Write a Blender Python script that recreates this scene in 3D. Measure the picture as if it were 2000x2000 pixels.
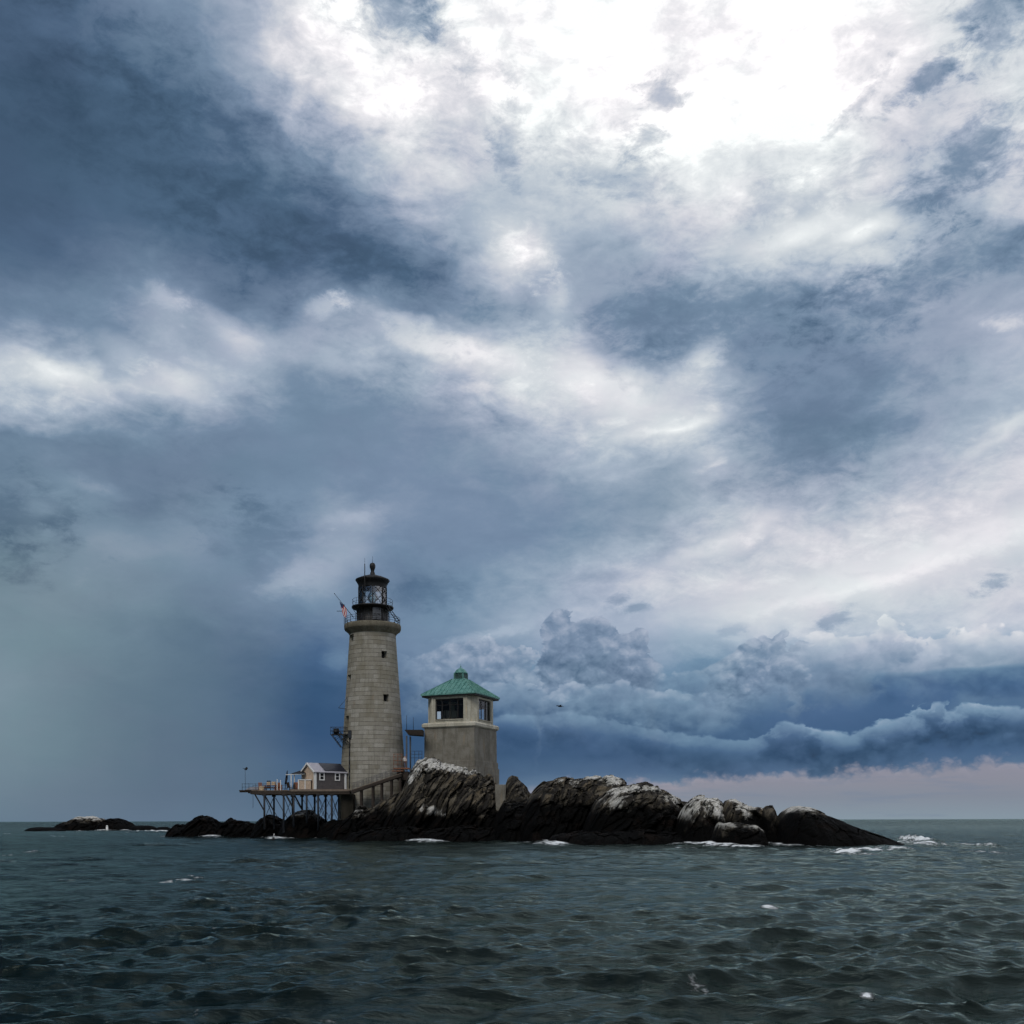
import bpy, bmesh, math, random
import numpy as np
from mathutils import Vector, Matrix, noise as mnoise

for o in list(bpy.data.objects):
    bpy.data.objects.remove(o, do_unlink=True)

# ------------------------------------------------------------------ camera
F = 2000.0          # focal length in photo pixels (photo is 2000 wide)
HOR = 1602.0        # horizon row in the photo
CAMH = 2.6
scene = bpy.context.scene
cam_d = bpy.data.cameras.new('camera')
cam = bpy.data.objects.new('camera', cam_d)
scene.collection.objects.link(cam)
cam.location = (0, 0, CAMH)
cam.rotation_euler = (math.radians(90), math.radians(0.16), 0)
cam_d.sensor_width = 36; cam_d.lens = 36 * F / 2000
cam_d.shift_y = (HOR - 1000) / 2000
cam_d.clip_start = 0.2; cam_d.clip_end = 60000
scene.camera = cam
scene.view_settings.view_transform = 'Standard'
scene.view_settings.look = 'None'
scene.view_settings.gamma = 1
scene.view_settings.use_curve_mapping = False
scene.view_settings.exposure = 0.0
scene.cycles.max_bounces = 5
scene.cycles.use_adaptive_sampling = True; scene.cycles.adaptive_threshold = 0.025; scene.cycles.adaptive_min_samples = 16
scene.cycles.use_denoising = True
scene.cycles.transparent_max_bounces = 8

SUN_EL, SUN_AZ = 46.0, 204.0      # veiled, high behind the boat (azimuth from +Y towards +X)
sun_d = bpy.data.lights.new('sun', 'SUN')
sun_d.energy = 1.5; sun_d.angle = math.radians(25); sun_d.color = (1.0, 0.95, 0.87)
sun = bpy.data.objects.new('sun', sun_d); scene.collection.objects.link(sun)
_d = Vector((math.cos(math.radians(SUN_EL)) * math.sin(math.radians(SUN_AZ)),
             math.cos(math.radians(SUN_EL)) * math.cos(math.radians(SUN_AZ)), math.sin(math.radians(SUN_EL))))
sun.rotation_euler = _d.to_track_quat('Z', 'Y').to_euler()

# ------------------------------------------------------------------ node helper
def s2l(c):
    c = c / 255.0
    return c / 12.92 if c <= 0.04045 else ((c + 0.055) / 1.055) ** 2.4
def rgb(r, g, b, k=1.0):
    return (s2l(r) * k, s2l(g) * k, s2l(b) * k, 1.0)

class NT:
    def __init__(s, tree): s.t = tree; s.n = tree.nodes; s.l = tree.links
    def new(s, kind, **kw):
        nd = s.n.new(kind)
        for k, v in kw.items(): setattr(nd, k, v)
        return nd
    def put(s, sock, v):
        if v is None: return
        if isinstance(v, bpy.types.NodeSocket): s.l.new(v, sock)
        elif isinstance(v, (tuple, list)) and sock.type == 'RGBA' and len(v) == 3: sock.default_value = (*v, 1)
        else: sock.default_value = v
    def m(s, op, a, b=None, c=None, clamp=False):
        nd = s.new('ShaderNodeMath', operation=op); nd.use_clamp = clamp
        s.put(nd.inputs[0], a); s.put(nd.inputs[1], b); s.put(nd.inputs[2], c)
        return nd.outputs[0]
    def vm(s, op, a, b=None, scale=None):
        nd = s.new('ShaderNodeVectorMath', operation=op)
        s.put(nd.inputs[0], a)
        if b is not None: s.put(nd.inputs[1], b)
        if scale is not None: s.put(nd.inputs['Scale'], scale)
        return nd.outputs['Value'] if op in ('DOT_PRODUCT', 'LENGTH') else nd.outputs[0]
    def rng(s, v, a, b, c=0.0, d=1.0, kind='SMOOTHSTEP'):
        nd = s.new('ShaderNodeMapRange', interpolation_type=kind)
        for i, x in enumerate((v, a, b, c, d)): s.put(nd.inputs[i], x)
        return nd.outputs[0]
    def mix(s, f, a, b, blend='MIX'):
        nd = s.new('ShaderNodeMix', data_type='RGBA', blend_type=blend)
        nd.clamp_factor = True
        s.put(nd.inputs[0], f); s.put(nd.inputs[6], a); s.put(nd.inputs[7], b)
        return nd.outputs[2]
    def mixf(s, f, a, b):
        nd = s.new('ShaderNodeMix', data_type='FLOAT')
        s.put(nd.inputs[0], f); s.put(nd.inputs[2], a); s.put(nd.inputs[3], b)
        return nd.outputs[0]
    def noise(s, vec, scale, detail=4, rough=0.5, dist=0.0, lac=2.0):
        nd = s.new('ShaderNodeTexNoise')
        s.put(nd.inputs['Vector'], vec); s.put(nd.inputs['Scale'], scale)
        s.put(nd.inputs['Detail'], detail); s.put(nd.inputs['Roughness'], rough)
        s.put(nd.inputs['Distortion'], dist); s.put(nd.inputs['Lacunarity'], lac)
        return nd
    def vor(s, vec, scale, feature='F1', detail=0, rough=0.5, rnd=1.0):
        nd = s.new('ShaderNodeTexVoronoi', feature=feature)
        s.put(nd.inputs['Vector'], vec); s.put(nd.inputs['Scale'], scale)
        if 'Detail' in nd.inputs: nd.inputs['Detail'].default_value = detail
        if 'Roughness' in nd.inputs: nd.inputs['Roughness'].default_value = rough
        nd.inputs['Randomness'].default_value = rnd
        return nd
    def mapping(s, vec, loc=(0, 0, 0), rot=(0, 0, 0), scale=(1, 1, 1)):
        nd = s.new('ShaderNodeMapping'); s.put(nd.inputs[0], vec)
        nd.inputs['Location'].default_value = loc; nd.inputs['Rotation'].default_value = rot; nd.inputs['Scale'].default_value = scale
        return nd.outputs[0]
    def ramp(s, f, stops, interp='LINEAR'):
        nd = s.new('ShaderNodeValToRGB'); r = nd.color_ramp; r.interpolation = interp
        while len(r.elements) > 1: r.elements.remove(r.elements[-1])
        r.elements[0].position = stops[0][0]; r.elements[0].color = stops[0][1]
        for p, c in stops[1:]:
            e = r.elements.new(p); e.color = c
        s.put(nd.inputs[0], f)
        return nd.outputs[0]
    def curve(s, f, pts):
        nd = s.new('ShaderNodeFloatCurve'); c = nd.mapping.curves[0]
        c.points[0].location = pts[0]; c.points[1].location = pts[-1]
        for p in pts[1:-1]: c.points.new(*p)
        for p in c.points: p.handle_type = 'AUTO_CLAMPED'
        nd.mapping.update(); s.put(nd.inputs['Value'], f)
        return nd.outputs[0]

# ------------------------------------------------------------------ sky
# cloud brightness (0..255) on a coarse lattice of sky directions, every 100 px across, rows as listed
LUM = {
 -200: [100,110,130,150,170,200,230,240,220,240,250,250,250,250,250,250,248,245,240,220,200],
 0:   [ 94,100,118,140,160,185,248,255,185,245,255,255,255,255,255,255,255,253,248,228,190],
 100: [ 93, 92, 98,115,140,172,238,255,252,238,255,253,255,255,255,255,255,252,245,232,200],
 200: [ 86, 90, 95, 98,112,148,192,245,255,230,252,252,250,245,255,255,252,232,208,218,240],
 300: [ 90, 88, 95, 98, 98,105,130,185,228,215,228,240,240,250,255,255,252,240,200,185,212],
 400: [ 92, 95,100,100, 98, 98,102,125,165,190,192,200,205,215,225,220,238,215,180,180,215],
 500: [105,105,108,108,108,100, 97, 97,112,150,218,165,165,180,195,200,205,225,190,158,145],
 600: [135,125,140,172,145,122,135,150,110,132,150,165,140,135,140,138,135,145,145,155,168],
 650: [165,140,150,170,160,180,180,185,165,160,170,170,140,122,120,125,128,140,150,160,180],
 700: [195,170,168,172,178,190,165,178,205,215,225,195,165,150,150,135,128,130,162,165,178],
 750: [215,225,208,212,195,165,138,140,150,182,212,220,212,215,188,135,125,130,160,165,195],
 800: [185,192,182,182,165,140,130,135,140,150,180,215,225,228,205,128,118,125,150,165,172],
 850: [115,115,116,117,118,122,125,125,128,140,152,170,192,205,198,128,116,125,150,175,190],
 900: [105,106,108,112,115,120,122,125,128,132,140,150,165,182,185,135,125,140,165,188,210],
 950: [120,142,125,108,112,120,125,128,130,130,135,140,150,152,155,152,158,175,190,205,212],
 1000:[108,120,122,115,135,130,130,142,135,127,130,135,140,158,192,190,192,200,208,212,208],
 1050:[112,130,145,140,140,124,130,160,135,128,130,135,145,170,195,196,202,212,218,226,230],
 1100:[122,138,142,136,130,124,145,150,130,130,140,150,165,190,206,218,222,216,212,210,210],
 1150:[132,138,133,130,125,140,150,135,115,135,155,175,195,208,214,210,206,205,207,208,208],
 1200:[135,135,130,122,120,128,125,135,130,150,165,175,185,190,200,205,205,208,210,208,205],
 1250:[135,130,122,115,108,110,108,125,135,140,150,160,165,168,185,185,190,195,195,190,175],
 1300:[138,130,120,112,108,100, 92,110,125,135,138,145,148,152,145,140,135,125,120,115,110],
 1350:[138,128,118,112,108,101, 78, 84, 95,110,122,124,120,110,104, 98, 96,100,105,112,118],
 1400:[135,126,117,110,107,100, 72, 78, 76, 88,100,112,116,110,108,110,106,100, 98, 95, 92],
 1450:[130,124,115,108,105,100, 80, 72, 72, 75, 78, 78, 80, 80, 78, 78, 80, 80, 82, 86, 90],
 1500:[128,122,115,108,106,102, 90, 84, 80, 80, 88, 92, 94, 94, 94, 95, 95, 98,100,106,112],
 1550:[122,116,112,108,106,103, 98, 95, 96,104,118,130,134,134,134,134,134,134,134,132,130],
 1610:[118,116,115,114,113,112,110,110,112,118,130,138,140,142,143,143,143,143,142,142,140],
}
for _y, _r in LUM.items():
    for _i in range(21):
        if 820 <= _y <= 1020 and _i <= 12: _r[_i] += 11
        if 480 <= _y <= 920 and 12 <= _i <= 18 and _r[_i] < 160: _r[_i] += 10
        if 250 <= _y <= 420 and 14 <= _i: _r[_i] -= 7
        if _y <= 420 and _i <= 6 and _r[_i] < 130: _r[_i] -= 3
        if 1040 <= _y <= 1110 and 5 <= _i <= 12: _r[_i] += 6
# tint: 0 grey-green, .5 slate blue, 1 strong blue
TINT = {
 -200: [.5]*21, 400: [.5]*21, 800: [.5]*21,
 1000:[.30,.25,.3,.35,.35,.5,.5,.5,.55,.55,.55,.55,.5,.4,.4,.4,.4,.4,.4,.4,.4],
 1150:[0,0,.1,.2,.35,.4,.5,.5,.6,.6,.6,.6,.5,.5,.4,.35,.35,.35,.4,.4,.4],
 1300:[0,0,.08,.2,.3,.5,.9,.8,.7,.7,.75,.8,.8,.8,.85,.9,.9,.95,1,1,1],
 1450:[0,.05,.1,.2,.3,.5,.95,1,1,1,1,1,1,1,1,1,1,1,1,1,.95],
 1610:[.2,.2,.25,.3,.35,.4,.5,.5,.5,.4,.4,.35,.35,.35,.35,.35,.35,.35,.35,.35,.35],
}
def lattice(tab, px, py):
    ys = sorted(tab); px = min(max(px, 0), 1999.9); py = min(max(py, ys[0]), ys[-1] - .01)
    for a, b in zip(ys, ys[1:]):
        if a <= py < b: break
    i = int(px // 100); fx = px / 100 - i; fy = (py - a) / (b - a)
    A, B = tab[a], tab[b]
    return (A[i] * (1 - fx) + A[i + 1] * fx) * (1 - fy) + (B[i] * (1 - fx) + B[i + 1] * fx) * fy
def az_el(px, py):
    u = (px - 1000) / F; v = (HOR - py) / F
    return math.degrees(math.atan(u)), math.degrees(math.atan(v / math.sqrt(1 + u * u)))
def px_py(az, el):
    u = math.tan(math.radians(az)); v = math.tan(math.radians(el)) * math.sqrt(1 + u * u)
    return 1000 + F * u, HOR - F * v

world = bpy.data.worlds.new('World'); scene.world = world; world.use_nodes = True
world.cycles.sampling_method = 'MANUAL'; world.cycles.sample_map_resolution = 512
W = NT(world.node_tree); W.n.clear()
D = W.new('ShaderNodeTexCoord').outputs['Generated']
sep = W.new('ShaderNodeSeparateXYZ'); W.put(sep.inputs[0], D)
az0 = W.m('MULTIPLY', W.m('ARCTAN2', sep.outputs[0], sep.outputs[1]), 180 / math.pi)
el0 = W.m('MULTIPLY', W.m('ARCSINE', sep.outputs[2]), 180 / math.pi)
# wind-sheared turbulence that carries the lattice about
low = W.rng(el0, 1.0, 14.0, 0.12, 1.0)
vA = W.mapping(D, rot=(0, math.radians(-18), 0), scale=(1, 1, 1.7))
nA = W.noise(vA, 7.5, 7, 0.52, 0.35)
nB = W.noise(W.mapping(D, loc=(3.1, 1.7, 5.2), scale=(1, 1, 1.7)), 28, 6, 0.55, 0.2)
sA = W.new('ShaderNodeSeparateColor'); W.put(sA.inputs[0], nA.outputs['Color'])
sB = W.new('ShaderNodeSeparateColor'); W.put(sB.inputs[0], nB.outputs['Color'])
def warp(base, ca, cb, ka, kb):
    a = W.m('MULTIPLY', W.m('SUBTRACT', ca, 0.5), ka)
    b = W.m('MULTIPLY', W.m('SUBTRACT', cb, 0.5), kb)
    return W.m('MULTIPLY_ADD', W.m('ADD', a, b), low, base)
az = warp(az0, sA.outputs[0], sB.outputs[0], 5.0, 2.0)
el = warp(el0, sA.outputs[1], sB.outputs[1], 3.4, 1.5)
AZM = 29.0
faz = W.m('DIVIDE', W.m('ADD', az, AZM), 2 * AZM, clamp=True)
rows = [0, .8, 1.6, 2.6, 3.6, 4.8, 6, 7.2, 8.6, 10, 11.4, 12.8, 14.2, 15.6, 17, 18.4, 20, 21.5, 23, 24.5, 26.3, 28.5, 31, 33.5, 36, 39]
NS = 31
acc = None
for j, e in enumerate(rows):
    st = []
    for i in range(NS):
        a = -AZM + 2 * AZM * i / (NS - 1)
        x, y = px_py(a, e)
        L = lattice(LUM, x, y); L += max(0, L - 240) * 1.2
        g = abs(lattice(LUM, x + 60, y) - lattice(LUM, x - 60, y)) + abs(lattice(LUM, x, y + 50) - lattice(LUM, x, y - 50))
        amp = min(1.0, (0.04 if L < 135 else 0.10) + g / 190.0 + max(0, L - 140) / 220)
        st.append((i / (NS - 1), (L / 255, amp, lattice(TINT, x, y), 1)))
    c = W.ramp(faz, st, 'CARDINAL')
    acc = c if acc is None else W.mix(W.rng(el, rows[j - 1], e, kind='LINEAR'), acc, c)
sc = W.new('ShaderNodeSeparateColor'); W.put(sc.inputs[0], acc)
L0, amp, tint = sc.outputs[0], sc.outputs[1], sc.outputs[2]
# finer structure laid over it
vC = W.mapping(D, loc=(7, 2, 1), rot=(0, math.radians(12), 0), scale=(1, 1, 2.2))
nC = W.noise(vC, 17, 9, 0.57, 0.5).outputs[0]
nD = W.noise(W.mapping(D, loc=(1, 9, 4), rot=(0, math.radians(-24), 0), scale=(1, 1, 1.9)), 46, 6, 0.68, 0.3).outputs[0]
det = W.m('ADD', W.m('MULTIPLY', W.m('SUBTRACT', nC, 0.5), 0.62), W.m('MULTIPLY', W.m('SUBTRACT', nD, 0.5), 0.36))
lowd = W.rng(el0, 2.0, 16.0, 0.30, 1.0)
L1 = W.m('MULTIPLY_ADD', W.m('MULTIPLY', det, amp), lowd, L0)

# single clouds, gaps and veils: (px, py, half length, half height, tilt deg, brightness change)
BLOBS = [
 (840,655,170,26,-17,46),(640,602,34,18,15,44),(330,578,50,30,-25,34),(455,645,95,28,-25,26),(80,712,75,24,-18,34),(235,690,40,20,-20,18),(350,742,75,26,-14,28),
 (560,400,330,100,-24,-9),(230,240,260,110,-22,-7),(690,480,130,50,-18,-6),(40,1000,120,60,5,-16),(120,1015,30,24,0,-16),(35,1090,45,40,0,-18),(90,985,34,14,0,20),(210,945,80,16,-8,18),(300,985,120,40,5,-7),(330,1060,190,50,0,8),(490,1010,30,30,0,-8),(640,1120,90,50,15,14),
 (1290,185,48,20,-15,-46),(1262,272,44,22,15,-50),(1835,148,90,18,18,-58),(1670,212,70,16,30,-34),(1890,320,100,60,30,-42),(775,12,95,40,-8,-50),(885,85,50,28,-35,-26),(1002,262,30,60,0,-26),(1955,60,60,60,0,-40),(1180,330,120,34,-15,-18),(1560,380,130,26,8,-14),(900,210,70,60,-30,-12),
 (1025,492,75,36,-20,50),(1095,590,36,30,25,36),(1545,468,90,20,8,28),(1690,455,55,16,12,30),(1385,700,42,30,35,52),(1210,740,120,40,-12,22),(1340,832,120,12,7,32),(1392,915,48,13,14,36),
 (1400,600,300,56,2,-16),(1820,540,260,50,16,-18),(1620,820,170,90,20,-8),(1290,690,70,18,-10,-10),(1970,628,55,14,-10,40),(1960,850,90,14,24,28),
 (1385,1070,85,16,14,26),(1485,1035,40,14,30,18),(1660,1138,430,34,11.5,14),(1760,1122,270,13,11.5,14),(1940,1140,30,13,20,-40),(1207,1176,22,10,20,-24),(1242,1190,24,9,15,-24),(1425,1226,28,12,10,-22),(1637,1203,36,16,25,-30),
 (515,1040,80,60,10,-13),(700,1008,75,20,8,20),(835,1162,80,30,15,-10),(965,1232,80,14,14,24),(655,1290,26,18,10,18),(560,1135,70,26,25,12),(1110,1290,60,16,0,16),
]
cv = W.new('ShaderNodeCombineXYZ'); 
W.put(cv.inputs[0], W.m('MULTIPLY_ADD', W.m('SUBTRACT', az, az0), 0.45, az0)); W.put(cv.inputs[1], W.m('MULTIPLY_ADD', W.m('SUBTRACT', el, el0), 0.45, el0))
ragged = W.m('ADD', W.m('MULTIPLY', W.m('SUBTRACT', nC, 0.5), 2.2), W.m('MULTIPLY', W.m('SUBTRACT', nD, 0.5), 2.4))
for (bx, by, hl, hh, tl, dl) in BLOBS:
    a_, e_ = az_el(bx, by); k_ = 180 / math.pi / F * math.cos(math.radians(a_))
    mp = W.new('ShaderNodeMapping', vector_type='TEXTURE'); W.put(mp.inputs[0], cv.outputs[0])
    mp.inputs['Location'].default_value = (a_, e_, 0); mp.inputs['Rotation'].default_value = (0, 0, math.radians(tl)); mp.inputs['Scale'].default_value = (hl * 1.35 * k_, hh * 1.35 * k_, 1)
    ln = W.m('ADD', W.vm('LENGTH', mp.outputs[0]), ragged)
    L1 = W.m('ADD', L1, W.rng(ln, 1.1, 0.0, 0.0, dl / 255))

def elv(py, px=1500): return az_el(px, py)[1]
bil_v = W.mapping(D, scale=(1, 1, 1.35))
wv = W.noise(bil_v, 60, 3, 0.5)
bil_w = W.vm('ADD', bil_v, W.vm('SCALE', W.vm('SUBTRACT', wv.outputs['Color'], (0.5, 0.5, 0.5)), scale=0.012))
bA = W.vor(bil_w, 26, 'F1', 3, 0.52).outputs['Distance']
bB = W.vor(W.mapping(bil_w, loc=(4, 3, 2)), 44, 'F1', 3, 0.55).outputs['Distance']
# light falling on the puffs from above: height difference over a small step
bA2 = W.vor(W.vm('ADD', bil_w, (0.004, 0, 0.012)), 26, 'F1', 3, 0.52).outputs['Distance']
bB2 = W.vor(W.mapping(W.vm('ADD', bil_w, (0.003, 0, 0.008)), loc=(4, 3, 2)), 44, 'F1', 3, 0.55).outputs['Distance']
LIT = {id(bA): W.m('SUBTRACT', bA2, bA), id(bB): W.m('SUBTRACT', bB2, bB)}
KEEP = (bA, bB)
azj = W.m('MULTIPLY_ADD', W.m('SUBTRACT', bB, 0.42), 1.5, az0)
f01 = W.m('DIVIDE', W.m('ADD', azj, AZM), 2 * AZM, clamp=True)
azk = W.m('MULTIPLY_ADD', W.m('SUBTRACT', bB, 0.42), 0.5, az0)
f02 = W.m('DIVIDE', W.m('ADD', azk, AZM), 2 * AZM, clamp=True)
EMAX = 16.0
def bank(Lin, tin, pts, Ltop, Lbase, thick, bil, amp_b, soft, op_pts, tcol, body=0.10, f01=f01):
    """one cumulus bank: pts = (px, py) of its tops; brightness falls from its lit crest to its base"""
    cp = []
    for x, y in pts:
        a, e = az_el(x, y); cp.append(((a + AZM) / (2 * AZM), max(0, e) / EMAX))
    cp = [(0, cp[0][1])] + cp + [(1, cp[-1][1])]
    edge = W.m('MULTIPLY', W.curve(f01, cp), EMAX)
    edge = W.m('MULTIPLY_ADD', W.m('SUBTRACT', 0.42, bil), amp_b, edge)
    op = [(0, op_pts[0][1])] + [((az_el(x, 0)[0] + AZM) / (2 * AZM), o) for x, o in op_pts] + [(1, op_pts[-1][1])]
    opac = W.curve(f01, op)
    dep = W.m('SUBTRACT', edge, el0)
    mask = W.m('MULTIPLY', W.rng(dep, 0.0, soft), opac)
    fade = W.rng(dep, 0.0, thick, kind='SMOOTHSTEP')
    lay = W.mixf(fade, Ltop / 255, Lbase / 255)
    inner = W.m('MULTIPLY', W.m('SUBTRACT', 0.40, bil), body * 0.55)
    inner = W.m('MULTIPLY_ADD', W.m('SUBTRACT', nC, 0.5), body * 0.8, inner)
    inner = W.m('MULTIPLY_ADD', LIT[id(bil)], body * 1.0, inner)
    lay = W.m('ADD', lay, inner)
    end = W.rng(dep, thick * 1.0, thick * 1.9, 1.0, 0.0)      # the base dissolves into what lies behind it
    mk = W.m('MULTIPLY', mask, end)
    return W.mixf(mk, Lin, lay), W.mixf(mk, tin, tcol)
BANKS = [
 # tops, Ltop, Lbase, thick, which billow, amp, soft, opacity, tint
 ([(760,1235),(830,1262),(900,1240),(960,1225),(1020,1228),(1060,1250),(1180,1290),(1320,1300),(1400,1285),(1453,1262),(1480,1240),(1512,1222),(1549,1217),(1575,1236),(1600,1240),(1640,1262)], 178,150, 2.4, bB, .8, .2, [(760,.0),(860,.55),(1000,.7),(1350,.3),(1460,.8),(1580,.8),(1640,0)], .5, .16),
 ([(1580,1240),(1611,1221),(1668,1208),(1725,1216),(1776,1192),(1844,1221),(1880,1205),(1940,1218),(2000,1204)], 222,160, 2.1, bA, 1.0, .2, [(1570,0),(1620,.6),(2000,.8)], .48, .14),
 ([(1058,1330),(1067,1222),(1080,1190),(1103,1180),(1129,1182),(1140,1199),(1176,1194),(1202,1206),(1222,1207),(1234,1221),(1259,1212),(1274,1231),(1284,1254),(1300,1280),(1312,1300),(1330,1330)], 164,136, 3.0, bB, .6, .14, [(1056,0),(1074,.95),(1280,.95),(1318,0)], .52, .13, f02),
 ([(930,1325),(1010,1312),(1060,1318),(1090,1336),(1155,1312),(1240,1312),(1300,1325),(1400,1340),(1520,1330),(1600,1345),(1700,1340)], 176,128, 1.7, bA, .8, .22, [(900,0),(980,.5),(1300,.6),(1450,.35),(1700,.0)], .68, .18),
 ([(1650,1318),(1800,1306),(1900,1298),(2000,1290)], 112,98, 1.1, bA, .22, .34, [(1620,0),(1800,.65),(2000,.75)], 1.0, .08),
 ([(900,1365),(1000,1385),(1120,1380),(1310,1407),(1466,1434),(1520,1420),(1569,1397),(1610,1402),(1668,1418),(1766,1397),(1820,1385),(1880,1357),(1915,1370),(1957,1355),(2000,1362)], 172,80, 1.5, bA, .45, .22, [(900,0),(960,.3),(1400,.45),(1560,.6),(1750,.8),(2000,.9)], .8, .12),
]
L2, t2 = L1, tint
for b in BANKS: L2, t2 = bank(L2, t2, *b)

lo = 60 / 255
def pal(stops): return [(p / 255, c) for p, c in stops]
slate = W.ramp(L2, pal([(40, rgb(28,40,58)), (70, rgb(50,71,93)), (100, rgb(77,101,127)), (140, rgb(119,140,164)), (180, rgb(169,181,198)), (215, rgb(212,216,222)), (240, rgb(240,241,243)), (252, rgb(255,255,255,1.05))]))
deep = W.ramp(L2, pal([(40, rgb(14,34,62)), (72, rgb(38,72,110)), (100, rgb(68,99,137)), (140, rgb(110,142,170)), (180, rgb(160,181,200)), (220, rgb(212,219,229)), (252, rgb(250,250,252))]))
teal = W.ramp(L2, pal([(60, rgb(48,66,76)), (100, rgb(84,104,120)), (140, rgb(121,143,155)), (180, rgb(172,182,192)), (215, rgb(216,216,222)), (252, rgb(252,252,252))]))
c1 = W.mix(W.rng(t2, 0.0, 0.5, kind='LINEAR'), teal, slate)
c2 = W.mix(W.rng(t2, 0.5, 1.0, kind='LINEAR'), c1, deep)
# faint lilac / teal mottling
hm = W.noise(W.mapping(D, loc=(2, 2, 8), scale=(1, 1, 1.6)), 9, 4, 0.55).outputs[0]
c2 = W.mix(W.rng(hm, 0.35, 0.65, 0.0, 1.0), W.mix(1.0, c2, (0.975, 1.005, 1.0), 'MULTIPLY'), W.mix(1.0, c2, (1.022, 0.992, 1.01), 'MULTIPLY'))
# pink bank along the horizon, to the right
cp = [(az_el(x, y)) for x, y in [(980,1560),(1040,1528),(1090,1510),(1190,1502),(1300,1500),(1400,1498),(1480,1494),(1600,1486),(1740,1480),(1900,1468),(2000,1464)]]
pe = W.m('MULTIPLY', W.curve(f01, [(0, 0)] + [((a + AZM) / (2 * AZM), e / EMAX) for a, e in cp] + [(1, cp[-1][1] / EMAX)]), EMAX)
pe = W.m('MULTIPLY_ADD', W.m('SUBTRACT', 0.42, bB), 0.75, pe)
pe = W.m('MULTIPLY_ADD', W.m('SUBTRACT', nD, 0.5), 0.25, pe)
pd = W.m('SUBTRACT', pe, el0)
streak = W.noise(W.mapping(D, loc=(1, 1, 3), scale=(1, 1, 9)), 14, 5, 0.55).outputs[0]
pinkc = W.ramp(W.rng(el0, 0.0, 3.6, kind='LINEAR'), [(0, rgb(134,150,162)), (0.32, rgb(130,137,151)), (0.55, rgb(139,139,152)), (0.75, rgb(143,141,155)), (1, rgb(122,132,155))])
warm = W.mix(W.m('MULTIPLY', W.rng(az0, 14, 2, 0, 1), W.rng(streak, 0.44, 0.68, 0, .55)), pinkc, rgb(188,164,168))
warm = W.mix(W.rng(streak, 0.52, 0.30, 0, .35), warm, rgb(112,128,152))
warm = W.mix(W.m('MULTIPLY', W.rng(pd, 1.0, 0.0), W.rng(LIT[id(bB)], -0.1, 0.25, 0, .4)), warm, rgb(164,162,176))
c3 = W.mix(W.m('MULTIPLY', W.rng(pd, -0.08, 0.55, 0, .9), W.rng(az0, -1.5, 3.5)), c2, warm)
# the rest of the sky (out of the picture): broken overcast, paler overhead
gn = W.noise(W.mapping(D, scale=(1, 1, 2.0)), 3.0, 7, 0.55, 0.4).outputs[0]
gl = W.m('ADD', W.m('MULTIPLY', W.m('SUBTRACT', gn, 0.5), 0.7), W.rng(el0, 0, 70, 0.50, 0.70, kind='LINEAR'))
gl = W.m('MULTIPLY_ADD', sep.outputs[0], 0.34, gl)          # storm left, clearing right: unseen sky shaped to darken the left sea
gen = W.ramp(gl, pal([(60, rgb(50,66,86)), (110, rgb(92,112,140)), (150, rgb(135,150,172)), (200, rgb(196,200,212)), (250, rgb(250,250,252))]))
aabs = W.m('ABSOLUTE', az0)
out_m = W.m('MAXIMUM', W.rng(aabs, 30, 48), W.rng(el0, 40, 55))
c4 = W.mix(out_m, c3, gen)
# clear air of the sky above, glimpsed thinly through the overcast
skyt = W.new('ShaderNodeTexSky', sky_type='NISHITA'); skyt.sun_disc = False
skyt.sun_elevation = math.radians(SUN_EL); skyt.sun_rotation = math.radians(SUN_AZ)
nish = W.vm('SCALE', skyt.outputs[0], scale=0.08)
c5 = W.mix(0.03, c4, nish)
dn = W.rng(el0, -0.5, -6)
c6 = W.mix(dn, c5, rgb(40, 52, 58))
bg = W.new('ShaderNodeBackground'); W.put(bg.inputs[0], c6); bg.inputs[1].default_value = 1.0
wo = W.new('ShaderNodeOutputWorld'); W.l.new(bg.outputs[0], wo.inputs[0])

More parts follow.
